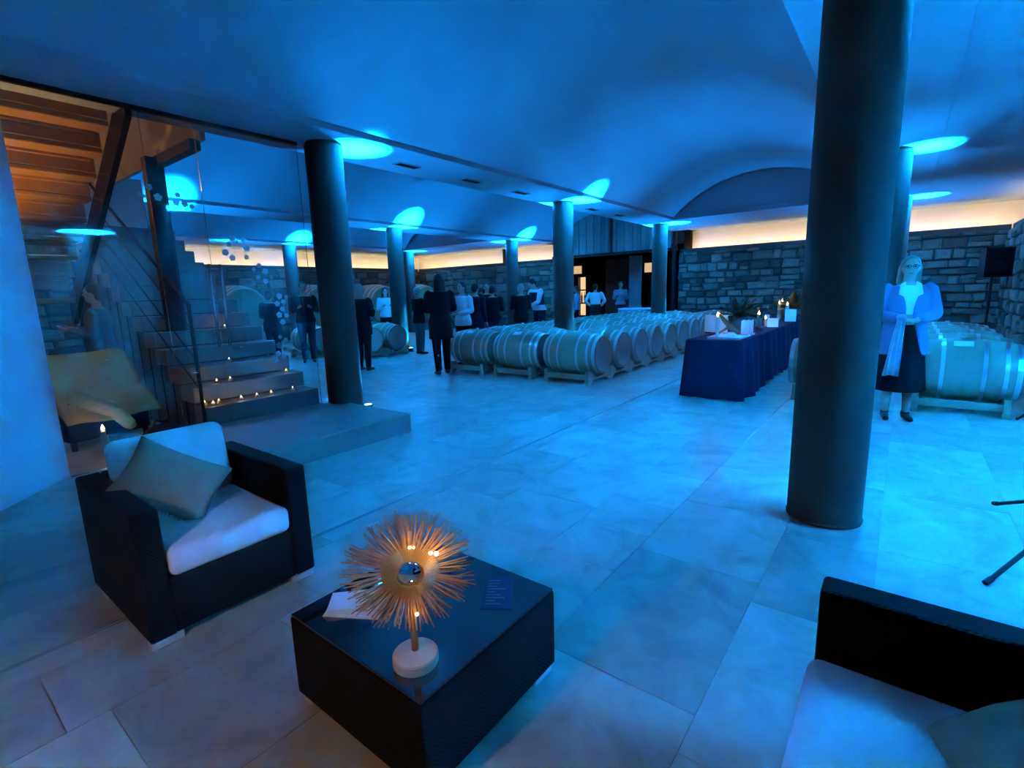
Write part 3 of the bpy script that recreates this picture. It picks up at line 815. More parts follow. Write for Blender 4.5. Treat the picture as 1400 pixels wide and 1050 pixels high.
# local: -y is away from the camera?  rotation az+90deg puts local -y along the direction to the camera
bm = bmesh.new(); lathe(bm, [(.066, 0), (.068, .004), (.068, .028), (.065, .033)], 32); finish('base', bm, rawwood, sb, smooth=False)
bm = bmesh.new(); tube(bm, [(0, .012, .033), (0, .012, .30)], .0105, 12); finish('pole', bm, goldring, sb, smooth=True)
CZ = .292
def disc_pt(r, a, d=0): return (r * math.cos(a), d, CZ + r * math.sin(a))
bm = bmesh.new()
for k in range(80):
    a = 2 * PI * k / 80
    tube(bm, [disc_pt(.040, a, -.012), disc_pt(.079, a, -.002)], [.0022, .0026], 5)
o = finish('gold_rays', bm, goldring, sb); o['kind'] = 'stuff'
bm = bmesh.new()
n = 40; ra, rb_ = .038, .079
rings = []
for r, d in ((ra, -.010), (rb_, -.001), (rb_, .006), (ra, .006)):
    rings.append([bm.verts.new(disc_pt(r, 2 * PI * k / n, d)) for k in range(n)])
for q in range(4):
    A, B = rings[q], rings[(q + 1) % 4]
    for k in range(n): bm.faces.new((A[k], A[(k + 1) % n], B[(k + 1) % n], B[k]))
finish('ring', bm, goldring, sb)
bm = bmesh.new()
lathe(bm, [(.002, -.0165), (.010, -.0158), (.020, -.0135), (.030, -.0098), (.039, -.005), (.039, .004)], 32, 'y', (0, 0, CZ)); finish('mirror', bm, mirror, sb, smooth=True)
rg = random.Random(4)
for k in range(170):
    a = 2 * PI * k / 170 + rg.uniform(-.02, .02)
    r1 = rg.uniform(.152, .196); d1 = rg.choice((-.018, -.006, .012, .022)) + rg.uniform(-.008, .008)
    bm = bmesh.new()
    a1 = a + rg.uniform(-.05, .05); am = a + rg.uniform(-.02, .02)
    tube(bm, [disc_pt(.066, a, .002), disc_pt((.07 + r1) / 2, am, d1 * .5), disc_pt(r1, a1, d1)], [.0027, .0025, .0019], 5)
    if k % 2: tube(bm, [disc_pt((.08 + r1) / 2, am, d1 * .5), disc_pt(r1 * .97, a1 + rg.choice((-.07, .07)), d1)], [.0019, .0014], 4)
    finish('twig', bm, twig, sb)
# tea light behind the sunburst
def candle(label, loc, r=.02, h=.03, watts=0.0, fl=.022, cup=True, group=None, col=(1, .55, .2)):
    t = thing('candle', label, 'candle', loc, group=group)
    bm = bmesh.new(); lathe(bm, [(r, 0), (r, h), (r * .7, h - .003)], 16); finish('wax', bm, wax, t)
    if cup:
        bm = bmesh.new(); lathe(bm, [(r + .002, 0), (r + .004, h + .012), (r + .002, h + .012), (r + .001, h * .8)], 16); finish('cup', bm, glass, t)
    bm = bmesh.new(); lathe(bm, [(.0006, h), (fl * .26, h + fl * .35), (fl * .20, h + fl * .65), (.0006, h + fl * 1.1)], 8); finish('flame', bm, flame, t.children[0], smooth=True)
    if watts: lamp_point('candle_light', t, (0, 0, h + fl * 1.4), col, watts * .35, .012)
    return t
bulb_m = emit('fairy_bulb_glow', (1.0, .66, .32), 14)
for bx_, bz_, r_ in ((.005, .088, .0045), (.016, .086, .0035), (.062, .062, .0055), (.078, .058, .007), (.012, -.122, .005)):
    bm = bmesh.new(); ball(bm, (bx_, -.022, CZ + bz_), r_, 2); finish('fairy_bulb', bm, bulb_m, sb, smooth=True)
bm = bmesh.new(); tube(bm, [(.005, -.018, CZ + .088), (.03, -.006, CZ + .10), (.062, -.018, CZ + .062), (.078, -.018, CZ + .058), (.085, -.004, CZ - .02), (.05, -.004, CZ - .09), (.012, -.018, CZ - .122)], .0012, 5); finish('fairy_wire', bm, goldring, sb)
for bx_, bz_, w_ in ((.07, .06, .13), (.008, .088, .07), (.012, -.122, .06)):
    lamp_point('fairy_light', sb, (bx_, -.055, CZ + bz_), (1, .55, .22), w_, .008)
# papers
t = thing('brochure_stack', 'fanned stack of white brochures on the coffee table', 'brochures', (.93, 1.445, .342), math.radians(-52))
for k in range(6):
    bm = bmesh.new(); box(bm, -.10, .10, -.055, .055, k * .0035, k * .0035 + .002)
    bmesh.ops.rotate(bm, verts=bm.verts, cent=(-.1, 0, 0), matrix=Matrix.Rotation(math.radians(-8 + 3.2 * k), 3, 'Z'))
    finish('brochure', bm, paper, t)
t = thing('blue_leaflet', 'dark blue leaflet with pale lines of print on coffee table corner', 'leaflet', (1.28, 1.09, .342), math.radians(-55))
BX('sheet', bluecard, t, -.055, .055, -.10, .10, 0, .002)
rg = random.Random(9)
for k in range(9):
    ln = rg.uniform(.03, .07); BX('print_line', printm, t, -.04, -.04 + ln, .07 - k * .018, .0725 - k * .018, .002, .0024)

# tripods at the right edge
def tripod(label, loc, rz, legs=.62, h=1.5):
    t = thing('tripod_stand', label, 'tripod', loc, rz)
    bm = bmesh.new(); tube(bm, [(0, 0, .1), (0, 0, h)], .014, 10); finish('pole', bm, blackm, t)
    bm = bmesh.new(); lathe(bm, [(.024, .30), (.026, .33), (.024, .36)], 12); finish('collar', bm, blackm, t)
    for k in range(3):
        a = 2 * PI * k / 3; c, s = math.cos(a), math.sin(a)
        bm = bmesh.new(); tube(bm, [(.02 * c, .02 * s, .34), (legs * c, legs * s, .012)], .011, 8); finish('leg', bm, blackm, t)
        bm = bmesh.new(); tube(bm, [(.01 * c, .01 * s, .12), (legs * .5 * c, legs * .5 * s, .175)], .007, 6); finish('brace', bm, blackm, t)
        bm = bmesh.new(); tube(bm, [(legs * .96 * c, legs * .96 * s, .026), (legs * 1.02 * c, legs * 1.02 * s, .011)], .0135, 8); finish('rubber_foot', bm, blackm, t)
    return t
tripod('black tripod stand with feet at right edge near the bottom armchair', (3.60, -.83, 0), math.radians(143), .68)
tripod('black tripod stand whose foot tip shows beside the right barrels', (7.0, -1.34, 0), math.radians(90), .34)
# loudspeaker
t = thing('speaker_stand', 'black pole stand under the loudspeaker by the right wall', 'speaker stand', (11.8, -1.13, 0))
bm = bmesh.new(); tube(bm, [(0, 0, .05), (0, 0, 1.44)], .022, 10); finish('pole', bm, blackm, t)
for k in range(3):
    a = PI / 2 + 2 * PI * k / 3; bm = bmesh.new(); tube(bm, [(0, 0, .5), (.32 * math.cos(a), .32 * math.sin(a), .012)], .014, 8); finish('leg', bm, blackm, t)
t = thing('loudspeaker', 'black loudspeaker cabinet on a pole in the right corner', 'loudspeaker', (11.8, -1.13, 1.44), math.radians(20))
bm = bmesh.new(); f = [(-.17, -.16), (.17, -.16), (.13, .16), (-.13, .16)]
f = [(-.16, -.19), (-.16, .19), (.16, .13), (.16, -.13)]
lo_ = [bm.verts.new((x, y, 0)) for x, y in f]; hi_ = [bm.verts.new((x, y, .48)) for x, y in f]
bm.faces.new(lo_[::-1]); bm.faces.new(hi_)
for q in range(4): bm.faces.new((lo_[q], lo_[(q + 1) % 4], hi_[(q + 1) % 4], hi_[q]))
finish('cabinet', bm, blackm, t)
BX('grille', steel_dark, t, -.172, -.161, -.17, .17, .02, .46, .004)
bm = bmesh.new(); lathe(bm, [(.11, -.176), (.11, -.171)], 20, 'x', (0, 0, .16)); finish('woofer', bm, blackm, t)

# ------------------------------------------------------------------ buffet table
TX0, TX1, TY0, TY1, TZ = 6.62, 12.2, 1.55, 2.22, .75
t = thing('buffet_table', 'long buffet table covered to the floor by navy cloth', 'table')
BX('table_top', rawwood, t, TX0 + .01, TX1 - .01, TY0 + .01, TY1 - .01, TZ - .03, TZ - .006)
for x in (TX0 + .08, 9.4, TX1 - .12):
    for y_ in (TY0 + .06, TY1 - .1): BX('leg', steel_dark, t, x, x + .035, y_, y_ + .035, 0, TZ - .03)
bm = bmesh.new()
per = []
def edge(a, b, n):
    for i in range(n):
        f = i / n; per.append((a[0] + (b[0] - a[0]) * f, a[1] + (b[1] - a[1]) * f))
edge((TX0, TY0), (TX1, TY0), 150); edge((TX1, TY0), (TX1, TY1), 22); edge((TX1, TY1), (TX0, TY1), 150); edge((TX0, TY1), (TX0, TY0), 22)
NP = len(per); cxm, cym = (TX0 + TX1) / 2, (TY0 + TY1) / 2
rg = random.Random(3); ph = [rg.uniform(0, 6.28) for _ in range(4)]
levels = [TZ + .002, TZ - .012, .6, .4, .2, .02]
rings = []
for li, z in enumerate(levels):
    ring = []
    for i, (x, y_) in enumerate(per):
        s = i / NP * 12.5
        k = max(0, (TZ - z) / TZ)
        nx = -1 if x <= TX0 + 1e-4 else (1 if x >= TX1 - 1e-4 else 0); ny = -1 if y_ <= TY0 + 1e-4 else (1 if y_ >= TY1 - 1e-4 else 0)
        amp = (.012 + .055 * k) * (.5 + .5 * math.sin(s * 7.3 + ph[0]) * math.sin(s * 3.1 + ph[1]) + .35 * math.sin(s * 16 + ph[2])) * (1 if li > 0 else 0)
        sag = .012 * (1 if li == 0 else 0)
        zz = z + (.03 * math.sin(s * 2.2 + ph[3]) * k if li == len(levels) - 1 else 0)
        ring.append(bm.verts.new((x + nx * (amp + .004 + .03 * k), y_ + ny * (amp + .004 + .03 * k), max(.008, zz))))
    rings.append(ring)
for a, b in zip(rings, rings[1:]):
    for i in range(NP): bm.faces.new((a[i], a[(i + 1) % NP], b[(i + 1) % NP], b[i]))
bm.faces.new(rings[0])
cl = finish('tablecloth', bm, navy, None, smooth=True); cl.data.polygons[-1].use_smooth = False
tag(cl, 'navy blue cloth draped in folds over the long buffet table', 'tablecloth')
t = thing('tray', 'pale rectangular serving tray at the near end of buffet table', 'tray', (7.15, 1.80, TZ + .002))
BX('plate', paper, t, -.42, .42, -.2, .2, 0, .012, .004)
bm = bmesh.new()
for q in ((-.42, .42, -.2, -.19), (-.42, .42, .19, .2), (-.42, -.41, -.19, .19), (.41, .42, -.19, .19)): box(bm, *q, .012, .028)
finish('rim', bm, paper, t)
def leafy(label, loc, n, L, seed, up=.9):
    t = thing('potted_plant', label, 'plant', loc)
    bm = bmesh.new(); lathe(bm, [(.06, 0), (.075, .02), (.085, .17), (.07, .2), (.062, .2), (.062, .18)], 20); finish('vase', bm, c_grey, t)
    rg = random.Random(seed)
    for k in range(n):
        a = 2 * PI * k / n * 2.4 + rg.uniform(-.3, .3); el = rg.uniform(.25, 1.35); ll = L * rg.uniform(.7, 1.1)
        bm = bmesh.new(); pts = []
        for i in range(7):
            f = i / 6; r = ll * f * math.cos(el) ; z = .2 + ll * f * math.sin(el) * up - .35 * ll * f * f * math.cos(el)
            pts.append(Vector((r * math.cos(a), r * math.sin(a), z)))
        side = Vector((-math.sin(a), math.cos(a), 0)); rows = []
        for i, p in enumerate(pts):
            wv = .055 * math.sin(PI * min(1, (i + .4) / 6.4)) + .003
            rows.append((bm.verts.new(p - side * wv + Vector((0, 0, .012))), bm.verts.new(p), bm.verts.new(p + side * wv + Vector((0, 0, .012)))))
        for q, s in zip(rows, rows[1:]):
            bm.faces.new((q[0], q[1], s[1], s[0])); bm.faces.new((q[1], q[2], s[2], s[1]))
        o = finish('leaf', bm, leafm, t, smooth=True)
        sm = o.modifiers.new('thickness', 'SOLIDIFY'); sm.thickness = .003
leafy('dark leafy plant in vase near the front of buffet table', (7.95, 1.90, TZ + .002), 34, .42, 5)
leafy('dark leafy plant in vase farther along buffet table, by the column', (11.2, 1.72, TZ + .002), 34, .50, 6)
t = thing('driftwood', 'leaning dark driftwood branch at the near end of buffet table', 'driftwood', (7.05, 1.86, TZ + .018))
bm = bmesh.new(); tube(bm, [(.30, -.10, .02), (.12, -.02, .12), (-.02, .02, .22), (-.13, .05, .30)], [.03, .035, .028, .014], 9); finish('branch', bm, treadwood, t, smooth=True)
bm = bmesh.new(); tube(bm, [(.12, -.02, .12), (.05, .10, .03)], [.02, .012], 8); finish('branch_stub', bm, treadwood, t, smooth=True)
candle('tall bright candle beside the driftwood at the near table end', (6.93, 1.93, TZ + .018), .022, .26, 6, .06, cup=False)
candle('candle glowing in a glass behind the front plant on buffet table', (8.7, 1.80, TZ + .002), .04, .20, 4, .07)
candle('slim candle in front of the small white card on buffet table', (9.2, 1.80, TZ + .002), .03, .12, 3, .05)
for i, (x, y_, h) in enumerate(((11.0, 1.92, .30), (10.8, 1.75, .28), (11.45, 1.95, .33))):
    candle(['tall candle at the left of the far candle trio on buffet table', 'front tall candle of the far trio on buffet table', 'right tall candle of the far trio on buffet table'][i], (x, y_, TZ + .002), .03, h, 3, .06, cup=False, group='far candle trio')
t = thing('card_box', 'upright white box of cards at the near table corner', 'box', (7.38, 1.665, TZ + .018), math.radians(12))
for k in range(9): BX('card', paper, t, -.10 + .0, .10, -.075 + k * .017, -.075 + k * .017 + .012, 0, .195 - .004 * (k % 3))
BX('tray', blackm, t, -.104, .104, -.08, .082, 0, .004)
def tent(label, loc, wd, h, rz):
    t = thing('tent_card', label, 'card', loc, rz); bm = bmesh.new()
    for s in (-1, 1):
        vv = [(-.002 * s, -wd / 2, h), (-.002 * s, wd / 2, h), (s * h * .3, wd / 2, 0), (s * h * .3, -wd / 2, 0)]
        bm.faces.new([bm.verts.new(v) for v in vv])
    o = finish('folded_card', bm, paper, t); sm = o.modifiers.new('thickness', 'SOLIDIFY'); sm.thickness = .003
    return t
tent('small white folded card halfway along the buffet table edge', (9.05, 1.66, TZ + .002), .16, .14, .2)
tent('taller white folded card near the second plant on buffet table', (10.5, 1.64, TZ + .002), .18, .22, .2)
t = thing('display_board', 'pale blue-white display board standing behind the front plant', 'board', (7.55, 2.12, TZ + .002), math.radians(-25))
BX('panel', paper, t, -.012, .0, -.2, .2, .02, .27); BX('easel_foot', steel_dark, t, -.04, .06, -.16, -.14, 0, .02); BX('easel_foot', steel_dark, t, -.04, .06, .14, .16, 0, .02)
bm = bmesh.new()
def bottle(label, loc):
    t = thing('wine_bottle', label, 'bottle', loc)
    bm = bmesh.new(); lathe(bm, [(.034, 0), (.037, .01), (.037, .19), (.014, .24), (.013, .30)], 20); finish('body', bm, black_glass, t, smooth=True)
    bm = bmesh.new(); lathe(bm, [(.0145, .25), (.0155, .302)], 16); finish('foil', bm, goldring, t)
    bm = bmesh.new(); lathe(bm, [(.0375, .06), (.0378, .15)], 20); finish('paper_label', bm, paper, t)
bottle('dark wine bottle with gold foil beside candle on the buffet table', (9.5, 1.98, TZ + .002))
bottle('dark wine bottle between plant and far candles on buffet table', (10.1, 1.95, TZ + .002))
for i, (x, y_) in enumerate(((7.62, 1.74), (7.75, 1.70), (8.3, 1.68), (8.45, 1.74))):
    t = thing('appetiser_bowl', ['small bowl right behind the white card box', 'second small bowl behind the white card box', 'small bowl in front of the glass candle', 'small bowl right of the glass candle'][i], 'bowl', (x, y_, TZ + .002), group='small bowls on the buffet')
    bm = bmesh.new(); lathe(bm, [(.03, 0), (.055, .035), (.06, .05), (.055, .05), (.028, .01)], 18); finish('bowl', bm, c_grey, t)
    bm = bmesh.new()
    for k in range(9): ball(bm, (.025 * math.cos(k * 2.4), .025 * math.sin(k * 2.4), .042), .013, 1)
    o = finish('olives', bm, leafm, t); o['kind'] = 'stuff'

# ------------------------------------------------------------------ candles on the steps
for i, (x, y_, z, wt) in enumerate([(2.12, 5.56, .37, 1.2), (2.20, 5.62, .37, 0), (2.08, 5.66, .37, 0), (2.42, 5.60, .37, 1.0), (2.58, 5.58, .37, 0), (2.75, 5.60, .37, .6), (3.02, 5.62, .37, 0),
                                    (2.30, 5.86, .55, .8), (2.45, 5.88, .55, 0), (3.10, 5.88, .55, .6), (2.85, 6.80, 1.09, .8), (2.6, 6.2, .73, 0)]):
    candle(['leftmost tea light on the lowest step', 'tea light just right of the leftmost on lowest step', 'tea light behind the leftmost on lowest step', 'tea light left of centre on lowest step', 'tea light at centre of lowest step',
            'tea light right of centre on lowest step', 'rightmost tea light on the lowest step', 'left tea light on the second step', 'tea light near the left on the second step', 'right tea light on the second step',
            'single tea light high up on the fifth step', 'single tea light on the third step'][i], (x, y_, z), .02, .028, wt, .018, group='tea lights on the stairs')
# draped armchair, bag behind the glass
t = thing('dark_armchair', 'dark blue armchair behind the glass with a tan jacket over it', 'armchair', (1.12, 6.25, 0), math.radians(12))
BX('seat', navy, t, 0, .75, .1, .75, .08, .42, .05, 3); BX('backrest', navy, t, 0, .75, .62, .78, .08, .82, .05, 3)
for x0 in (0, .63): BX('arm', navy, t, x0, x0 + .12, .1, .75, .08, .50, .04, 3)
for x0 in (.02, .68):
    for y0 in (.12, .7): BX('leg', steel_dark, t, x0, x0 + .04, y0, y0 + .04, 0, .08)
# ------------------------------------------------------------------ people
def rot_about(p, piv, ang):
    q = Vector(p) - Vector(piv); c, s = math.cos(ang), math.sin(ang)
    return Vector((q.x, q.y * c + q.z * s, -q.y * s + q.z * c)) + Vector(piv)
def capsule(bm, p0, p1, r0, r1, n=10):
    p0, p1 = Vector(p0), Vector(p1)
    tube(bm, [p0, p1], [r0, r1], n); ball(bm, p0, r0 * .995, 1); ball(bm, p1, r1 * .995, 1)
def loft(bm, rings, n=18):
    rs = []
    for c, rx, ry in rings:
        c = Vector(c)
        rs.append([bm.verts.new(c + Vector((rx * math.cos(2 * PI * k / n), ry * math.sin(2 * PI * k / n), 0))) for k in range(n)])
    for a, b in zip(rs, rs[1:]):
        for k in range(n): bm.faces.new((a[k], a[(k + 1) % n], b[(k + 1) % n], b[k]))
    bm.faces.new(rs[0][::-1]); bm.faces.new(rs[-1])
def remesh(o, vox, it=3):
    m = o.modifiers.new('join', 'REMESH'); m.mode = 'VOXEL'; m.voxel_size = vox; m.use_smooth_shade = True
    s = o.modifiers.new('soften', 'SMOOTH'); s.iterations = it; s.factor = .5
ARMS = {'down': ((.215, -.03, 1.11), (.225, .05, .86)), 'fold': ((.24, .0, 1.12), (.05, .20, 1.07)), 'hold': ((.23, .01, 1.11), (.13, .25, 1.18)),
        'reach': ((.22, .16, 1.15), (.16, .42, 1.10)), 'phone': ((.22, .06, 1.12), (.08, .26, 1.30)), 'hip': ((.30, -.06, 1.14), (.20, .06, .98)), 'back': ((.24, -.12, 1.12), (.07, -.17, .95))}
def person(label, loc, face, H=1.7, arms=('down', 'down'), top=c_black, hem=.80, sleeve=1.0, bottom=c_black, skirt=0, hair=(hair_black, 'short'), lean=0.0, build=1.0, vox=.012, stride=.0, shirt=None, extra=None, head_turn=0.0, shoes=shoe_m, open_front=False, vest=None, head_down=0.0):
    root = thing('person', label, 'person', loc, math.radians(face), group=None)
    s = H / 1.7; B = build
    piv = (0, 0, .93); L_ = math.radians(lean)
    def UP(p): return rot_about(p, piv, L_) if p[2] > .93 else Vector(p)
    def P(p): return UP(p) * s
    hd = math.radians(head_down)
    def HP(p): return P(rot_about(p, (0, 0, 1.47), hd))
    body = bmesh.new()
    # torso
    tor = [(.86, .150, .105, 0), (.93, .160, .110, 0), (1.03, .135, .095, .0), (1.12, .135, .095, .005), (1.25, .160, .105, .008), (1.35, .165, .095, 0), (1.415, .11, .07, -.008), (1.44, .055, .052, -.008)]
    def tor_rings(inf, lo=-1, hi=9, bf=1.0):
        return [(P((0, yo, z)), (rx * B + inf) * s, (ry * B + inf) * s) for z, rx, ry, yo in tor if lo <= z <= hi]
    loft(body, tor_rings(0))
    capsule(body, P((0, -.008, 1.40)), HP((0, .0, 1.52)), .052 * s, .050 * s)
    hrot = Euler((-(L_ + hd), 0, math.radians(head_turn)))
    ball(body, HP((0, .012, 1.595)), (.073 * s, .092 * s, .105 * s), 3, hrot)
    ball(body, HP((0, .040, 1.535)), (.052 * s, .058 * s, .058 * s), 2, hrot)      # jaw
    tq = math.radians(head_turn)
    def FP(p):                                 # face point, turned with the head
        c, sn = math.cos(tq), math.sin(tq); x, y = p[0], p[1] - .012
        return HP((x * c - y * sn, .012 + x * sn + y * c, p[2]))
    capsule(body, FP((0, .098, 1.605)), FP((0, .117, 1.572)), .008 * s, .013 * s, 8)
    for q in (-1, 1):
        ball(body, FP((q * .074, .005, 1.585)), (.010 * s, .020 * s, .028 * s), 1, hrot)
        ball(body, FP((q * .03, .094, 1.622)), (.022 * s, .012 * s, .008 * s), 1, hrot)
    top_bm, bot_bm = bmesh.new(), bmesh.new()
    vest_bm = bmesh.new() if vest else None
    loft(top_bm, [(Vector((0, 0, z)) * s, (rx * B + .03) * s, (ry * B + .03) * s) for z, rx, ry in ((hem, .165 + .05 * max(0, .8 - hem), .115 + .05 * max(0, .8 - hem)), (.93, .165, .112)) if hem < .93] + [r for r in tor_rings(.028, max(.94, hem - .02), 1.42)])
    if vest: loft(vest_bm, tor_rings(.042, 1.0, 1.36))
    for q, pose in zip((-1, 1), arms):
        e, wv = ARMS[pose] if isinstance(pose, str) else pose
        sh = P((q * .178 * B, -.008, 1.375)); el = P((q * e[0] * B, e[1], e[2])); wr = P((q * wv[0], wv[1], wv[2]))
        capsule(body, sh, el, .047 * s, .037 * s); capsule(body, el, wr, .037 * s, .025 * s)
        d = (wr - el).normalized()
        side = Vector((1, 0, 0)) - d * d.x
        side = side.normalized() if side.length > .2 else Vector((0, 1, 0))
        nrm = d.cross(side).normalized()
        palm = wr + d * .045 * s
        capsule(body, wr, palm + d * .03 * s, .022 * s, .026 * s)
        for k, (off, ln) in enumerate(((-.027, .060), (-.009, .072), (.009, .068), (.026, .054))):
            a = palm + d * .035 * s + side * off * s; b = a + d * ln * .55 * s - nrm * .006 * s; c = b + d * ln * .38 * s - nrm * .022 * s
            capsule(body, a, b, .0092 * s, .0085 * s, 6); capsule(body, b, c, .0085 * s, .0075 * s, 6)
        a = palm - side * q * .022 * s; b = a - side * q * .028 * s + d * .022 * s; c = b + d * .03 * s - nrm * .01 * s
        capsule(body, a, b, .011 * s, .0095 * s, 6); capsule(body, b, c, .0095 * s, .0085 * s, 6)
        slv = el.lerp(wr, .93) if sleeve >= 1 else (el if sleeve > .4 else sh.lerp(el, .5))
        if sleeve > 0: capsule(top_bm, sh, el, .070 * s * B, .055 * s)
        if sleeve >= 1: capsule(top_bm, el, slv, .055 * s, .043 * s)
    ft = []
    for q in (-1, 1):
        st_ = stride * q
        hip = Vector((q * .088 * B, 0, .88)) * s; kn = Vector((q * .092, .012 + st_ * .55, .48)) * s; an = Vector((q * .09, -.015 + st_, .085)) * s; toe = Vector((q * .105, .135 + st_, .026)) * s
        capsule(body, hip, kn, .083 * s * B, .054 * s); capsule(body, kn, Vector((kn.x, (kn.y * .55 + an.y * .45) - .012, .34 * s)), .052 * s, .052 * s); capsule(body, Vector((kn.x, (kn.y * .55 + an.y * .45) - .012, .34 * s)), an, .052 * s, .034 * s)
        capsule(body, an - Vector((0, .02, .04)) * s, toe, .034 * s, .024 * s)
        if not skirt:
            capsule(bot_bm, hip, kn, .098 * s * B, .074 * s); capsule(bot_bm, kn, an + Vector((0, 0, .0)), .074 * s, .056 * s)
        ft.append((an, toe))
    if skirt:
        loft(bot_bm, [(Vector((0, 0, skirt)) * s, .24 * s, .21 * s), (Vector((0, 0, .7)) * s, .20 * s, .16 * s), (Vector((0, 0, .90)) * s, (.17 * B + .02) * s, .135 * s), (Vector((0, 0, 1.02)) * s, (.14 * B + .012) * s, .108 * s)])
    else:
        loft(bot_bm, [(Vector((0, 0, .78)) * s, .13 * s * B, .10 * s), (Vector((0, 0, .90)) * s, (.158 * B + .016) * s, .128 * s), (Vector((0, 0, 1.0)) * s, (.14 * B + .01) * s, .108 * s)])
    bo = finish('body', body, skin, root, smooth=True); remesh(bo, vox * s)
    o = finish('top', top_bm, top, root, smooth=True); remesh(o, .014, 4)
    if vest: o = finish('waistcoat', vest_bm, vest, root, smooth=True); remesh(o, .014, 4)
    o = finish('skirt' if skirt else 'trousers', bot_bm, bottom, root, smooth=True); remesh(o, .014, 4)
    for an, toe in ft:
        sb_ = bmesh.new(); capsule(sb_, an - Vector((0, .025, .042)) * s, toe, .040 * s, .031 * s); capsule(sb_, an - Vector((0, .03, .045)) * s, an - Vector((0, .005, .0)) * s, .040 * s, .041 * s)
        for v in sb_.verts: v.co.z = max(v.co.z, .002)
        o = finish('shoe', sb_, shoes, root, smooth=True); remesh(o, .010, 2)
    # hair
    hm, style = hair
    if style != 'bald':
        hb = bmesh.new()
        ball(hb, FP((0, -.012, 1.622)), (.084 * s, .098 * s, .092 * s), 3, hrot)
        if style == 'short': ball(hb, FP((0, -.04, 1.58)), (.078 * s, .068 * s, .085 * s), 2, hrot)
        if style in ('bob', 'long'):
            z1 = 1.44 if style == 'bob' else 1.27
            for q in (-1, 0, 1):
                capsule(hb, FP((q * .058, -.03 - .02 * (q == 0), 1.60)), P((q * .075, -.045 - .03 * (q == 0), z1)), .042 * s, .03 * s)
        if style == 'bun': ball(hb, FP((0, -.115, 1.64)), .045 * s, 2); ball(hb, FP((0, -.04, 1.58)), (.076 * s, .066 * s, .08 * s), 2, hrot)
        # keep the face clear
        for v in hb.verts:
            pass
        o = finish('hair', hb, hm, root, smooth=True); remesh(o, .010, 2)
    else:
        hb = bmesh.new(); ball(hb, FP((0, -.028, 1.575)), (.079 * s, .078 * s, .06 * s), 2, hrot); o = finish('hair', hb, hm, root, smooth=True)
    for q in (-1, 1):
        eb = bmesh.new(); ball(eb, FP((q * .03, .0985, 1.603)), (.012 * s, .006 * s, .0065 * s), 2, hrot); finish('eye', eb, eye_m, bo, smooth=True)
    mb = bmesh.new(); ball(mb, FP((0, .094, 1.535)), (.022 * s, .008 * s, .006 * s), 2, hrot); finish('mouth', mb, lip_m, bo, smooth=True)
    return root, s, P, FP
# face angle: local +Y is the front; 0 = looking along world +Y
GR = None
woman, ws, WP, WF = person('woman in pale blue blazer and black skirt standing by right-hand barrels', (6.50, -.02, 0), 102, 1.655, ('fold', 'fold'), c_shirt, 1.12, 0, c_black, .32, (hair_blond, 'bob'), vox=.008, head_turn=-8)
def woman_extras():
    # blazer: two open fronts, back and sleeves as a child shell
    bm = bmesh.new(); s = ws; n = 26
    prof = [(.70, .235, .175), (.85, .215, .158), (1.0, .185, .142), (1.12, .182, .142), (1.25, .205, .150), (1.36, .205, .135), (1.42, .135, .10)]
    rows = []
    for z, rx, ry in prof:
        op = {.70: .60, .85: .48, 1.0: .34, 1.12: .10, 1.25: .18, 1.36: .40, 1.42: .72}[z]
        row = []
        for k in range(n + 1):
            a = PI / 2 + op + (2 * PI - 2 * op) * k / n
            row.append(bm.verts.new(Vector((rx * math.cos(a), ry * math.sin(a), z)) * s))
        rows.append(row)
    for a, b in zip(rows, rows[1:]):
        for k in range(n): bm.faces.new((a[k], a[k + 1], b[k + 1], b[k]))
    o = finish('blazer', bm, c_blazer, woman, smooth=True)
    m = o.modifiers.new('thickness', 'SOLIDIFY'); m.thickness = .012; m2 = o.modifiers.new('sub', 'SUBSURF'); m2.levels = 1; m2.render_levels = 1
    for q in (-1, 1):
        bm = bmesh.new(); e, wv = ARMS['fold']
        sh = Vector((q * .178, -.008, 1.375)) * s; el = Vector((q * e[0] * 1.04, e[1], e[2])) * s; wr = Vector((q * wv[0], wv[1], wv[2])) * s
        capsule(bm, sh - Vector((q * .004, 0, .004)), el, .078 * s, .064 * s); capsule(bm, el, el.lerp(wr, .80), .064 * s, .054 * s)
        ob = finish('blazer_sleeve', bm, c_blazer, woman, smooth=True); remesh(ob, .012, 3)
        bm = bmesh.new(); vv = [(q * .02, .128, 1.28), (q * .10, .13, 1.33), (q * .085, .095, 1.43), (q * .045, .075, 1.455)]
        bm.faces.new([bm.verts.new(Vector(v) * s) for v in vv]); ob = finish('shirt_collar', bm, c_shirt, woman); ob.modifiers.new('thickness', 'SOLIDIFY').thickness = .008
    # glasses
    bm = bmesh.new()
    for q in (-1, 1):
        ring = [WF((q * .031 + .023 * math.cos(a), .113, 1.602 + .017 * math.sin(a))) for a in [2 * PI * k / 16 for k in range(17)]]
        tube(bm, ring, .0022, 5); tube(bm, [WF((q * .054, .110, 1.606)), WF((q * .078, .02, 1.60))], .002, 5)
    tube(bm, [WF((-.01, .114, 1.605)), WF((.01, .114, 1.605))], .002, 5)
    finish('glasses', bm, blackm, woman)
woman_extras()
sc = thing('scarf', 'pale scarf hanging from the forearm of woman in blazer', 'scarf', (6.50, -.02, 0), math.radians(102))
bm = bmesh.new(); rows = []
for i in range(12):
    f = i / 11; row = []
    for j in range(9):
        u = j / 8 - .5; z = 1.08 - .58 * f
        row.append(bm.verts.new((.085 + u * (.07 + .05 * f) + .05 * f, .268 + .016 * math.sin(j * 1.9 + f * 2) + .0 * f, z - .02 * abs(u))))
    rows.append(row)
for a, b in zip(rows, rows[1:]):
    for j in range(8): bm.faces.new((a[j], a[j + 1], b[j + 1], b[j]))
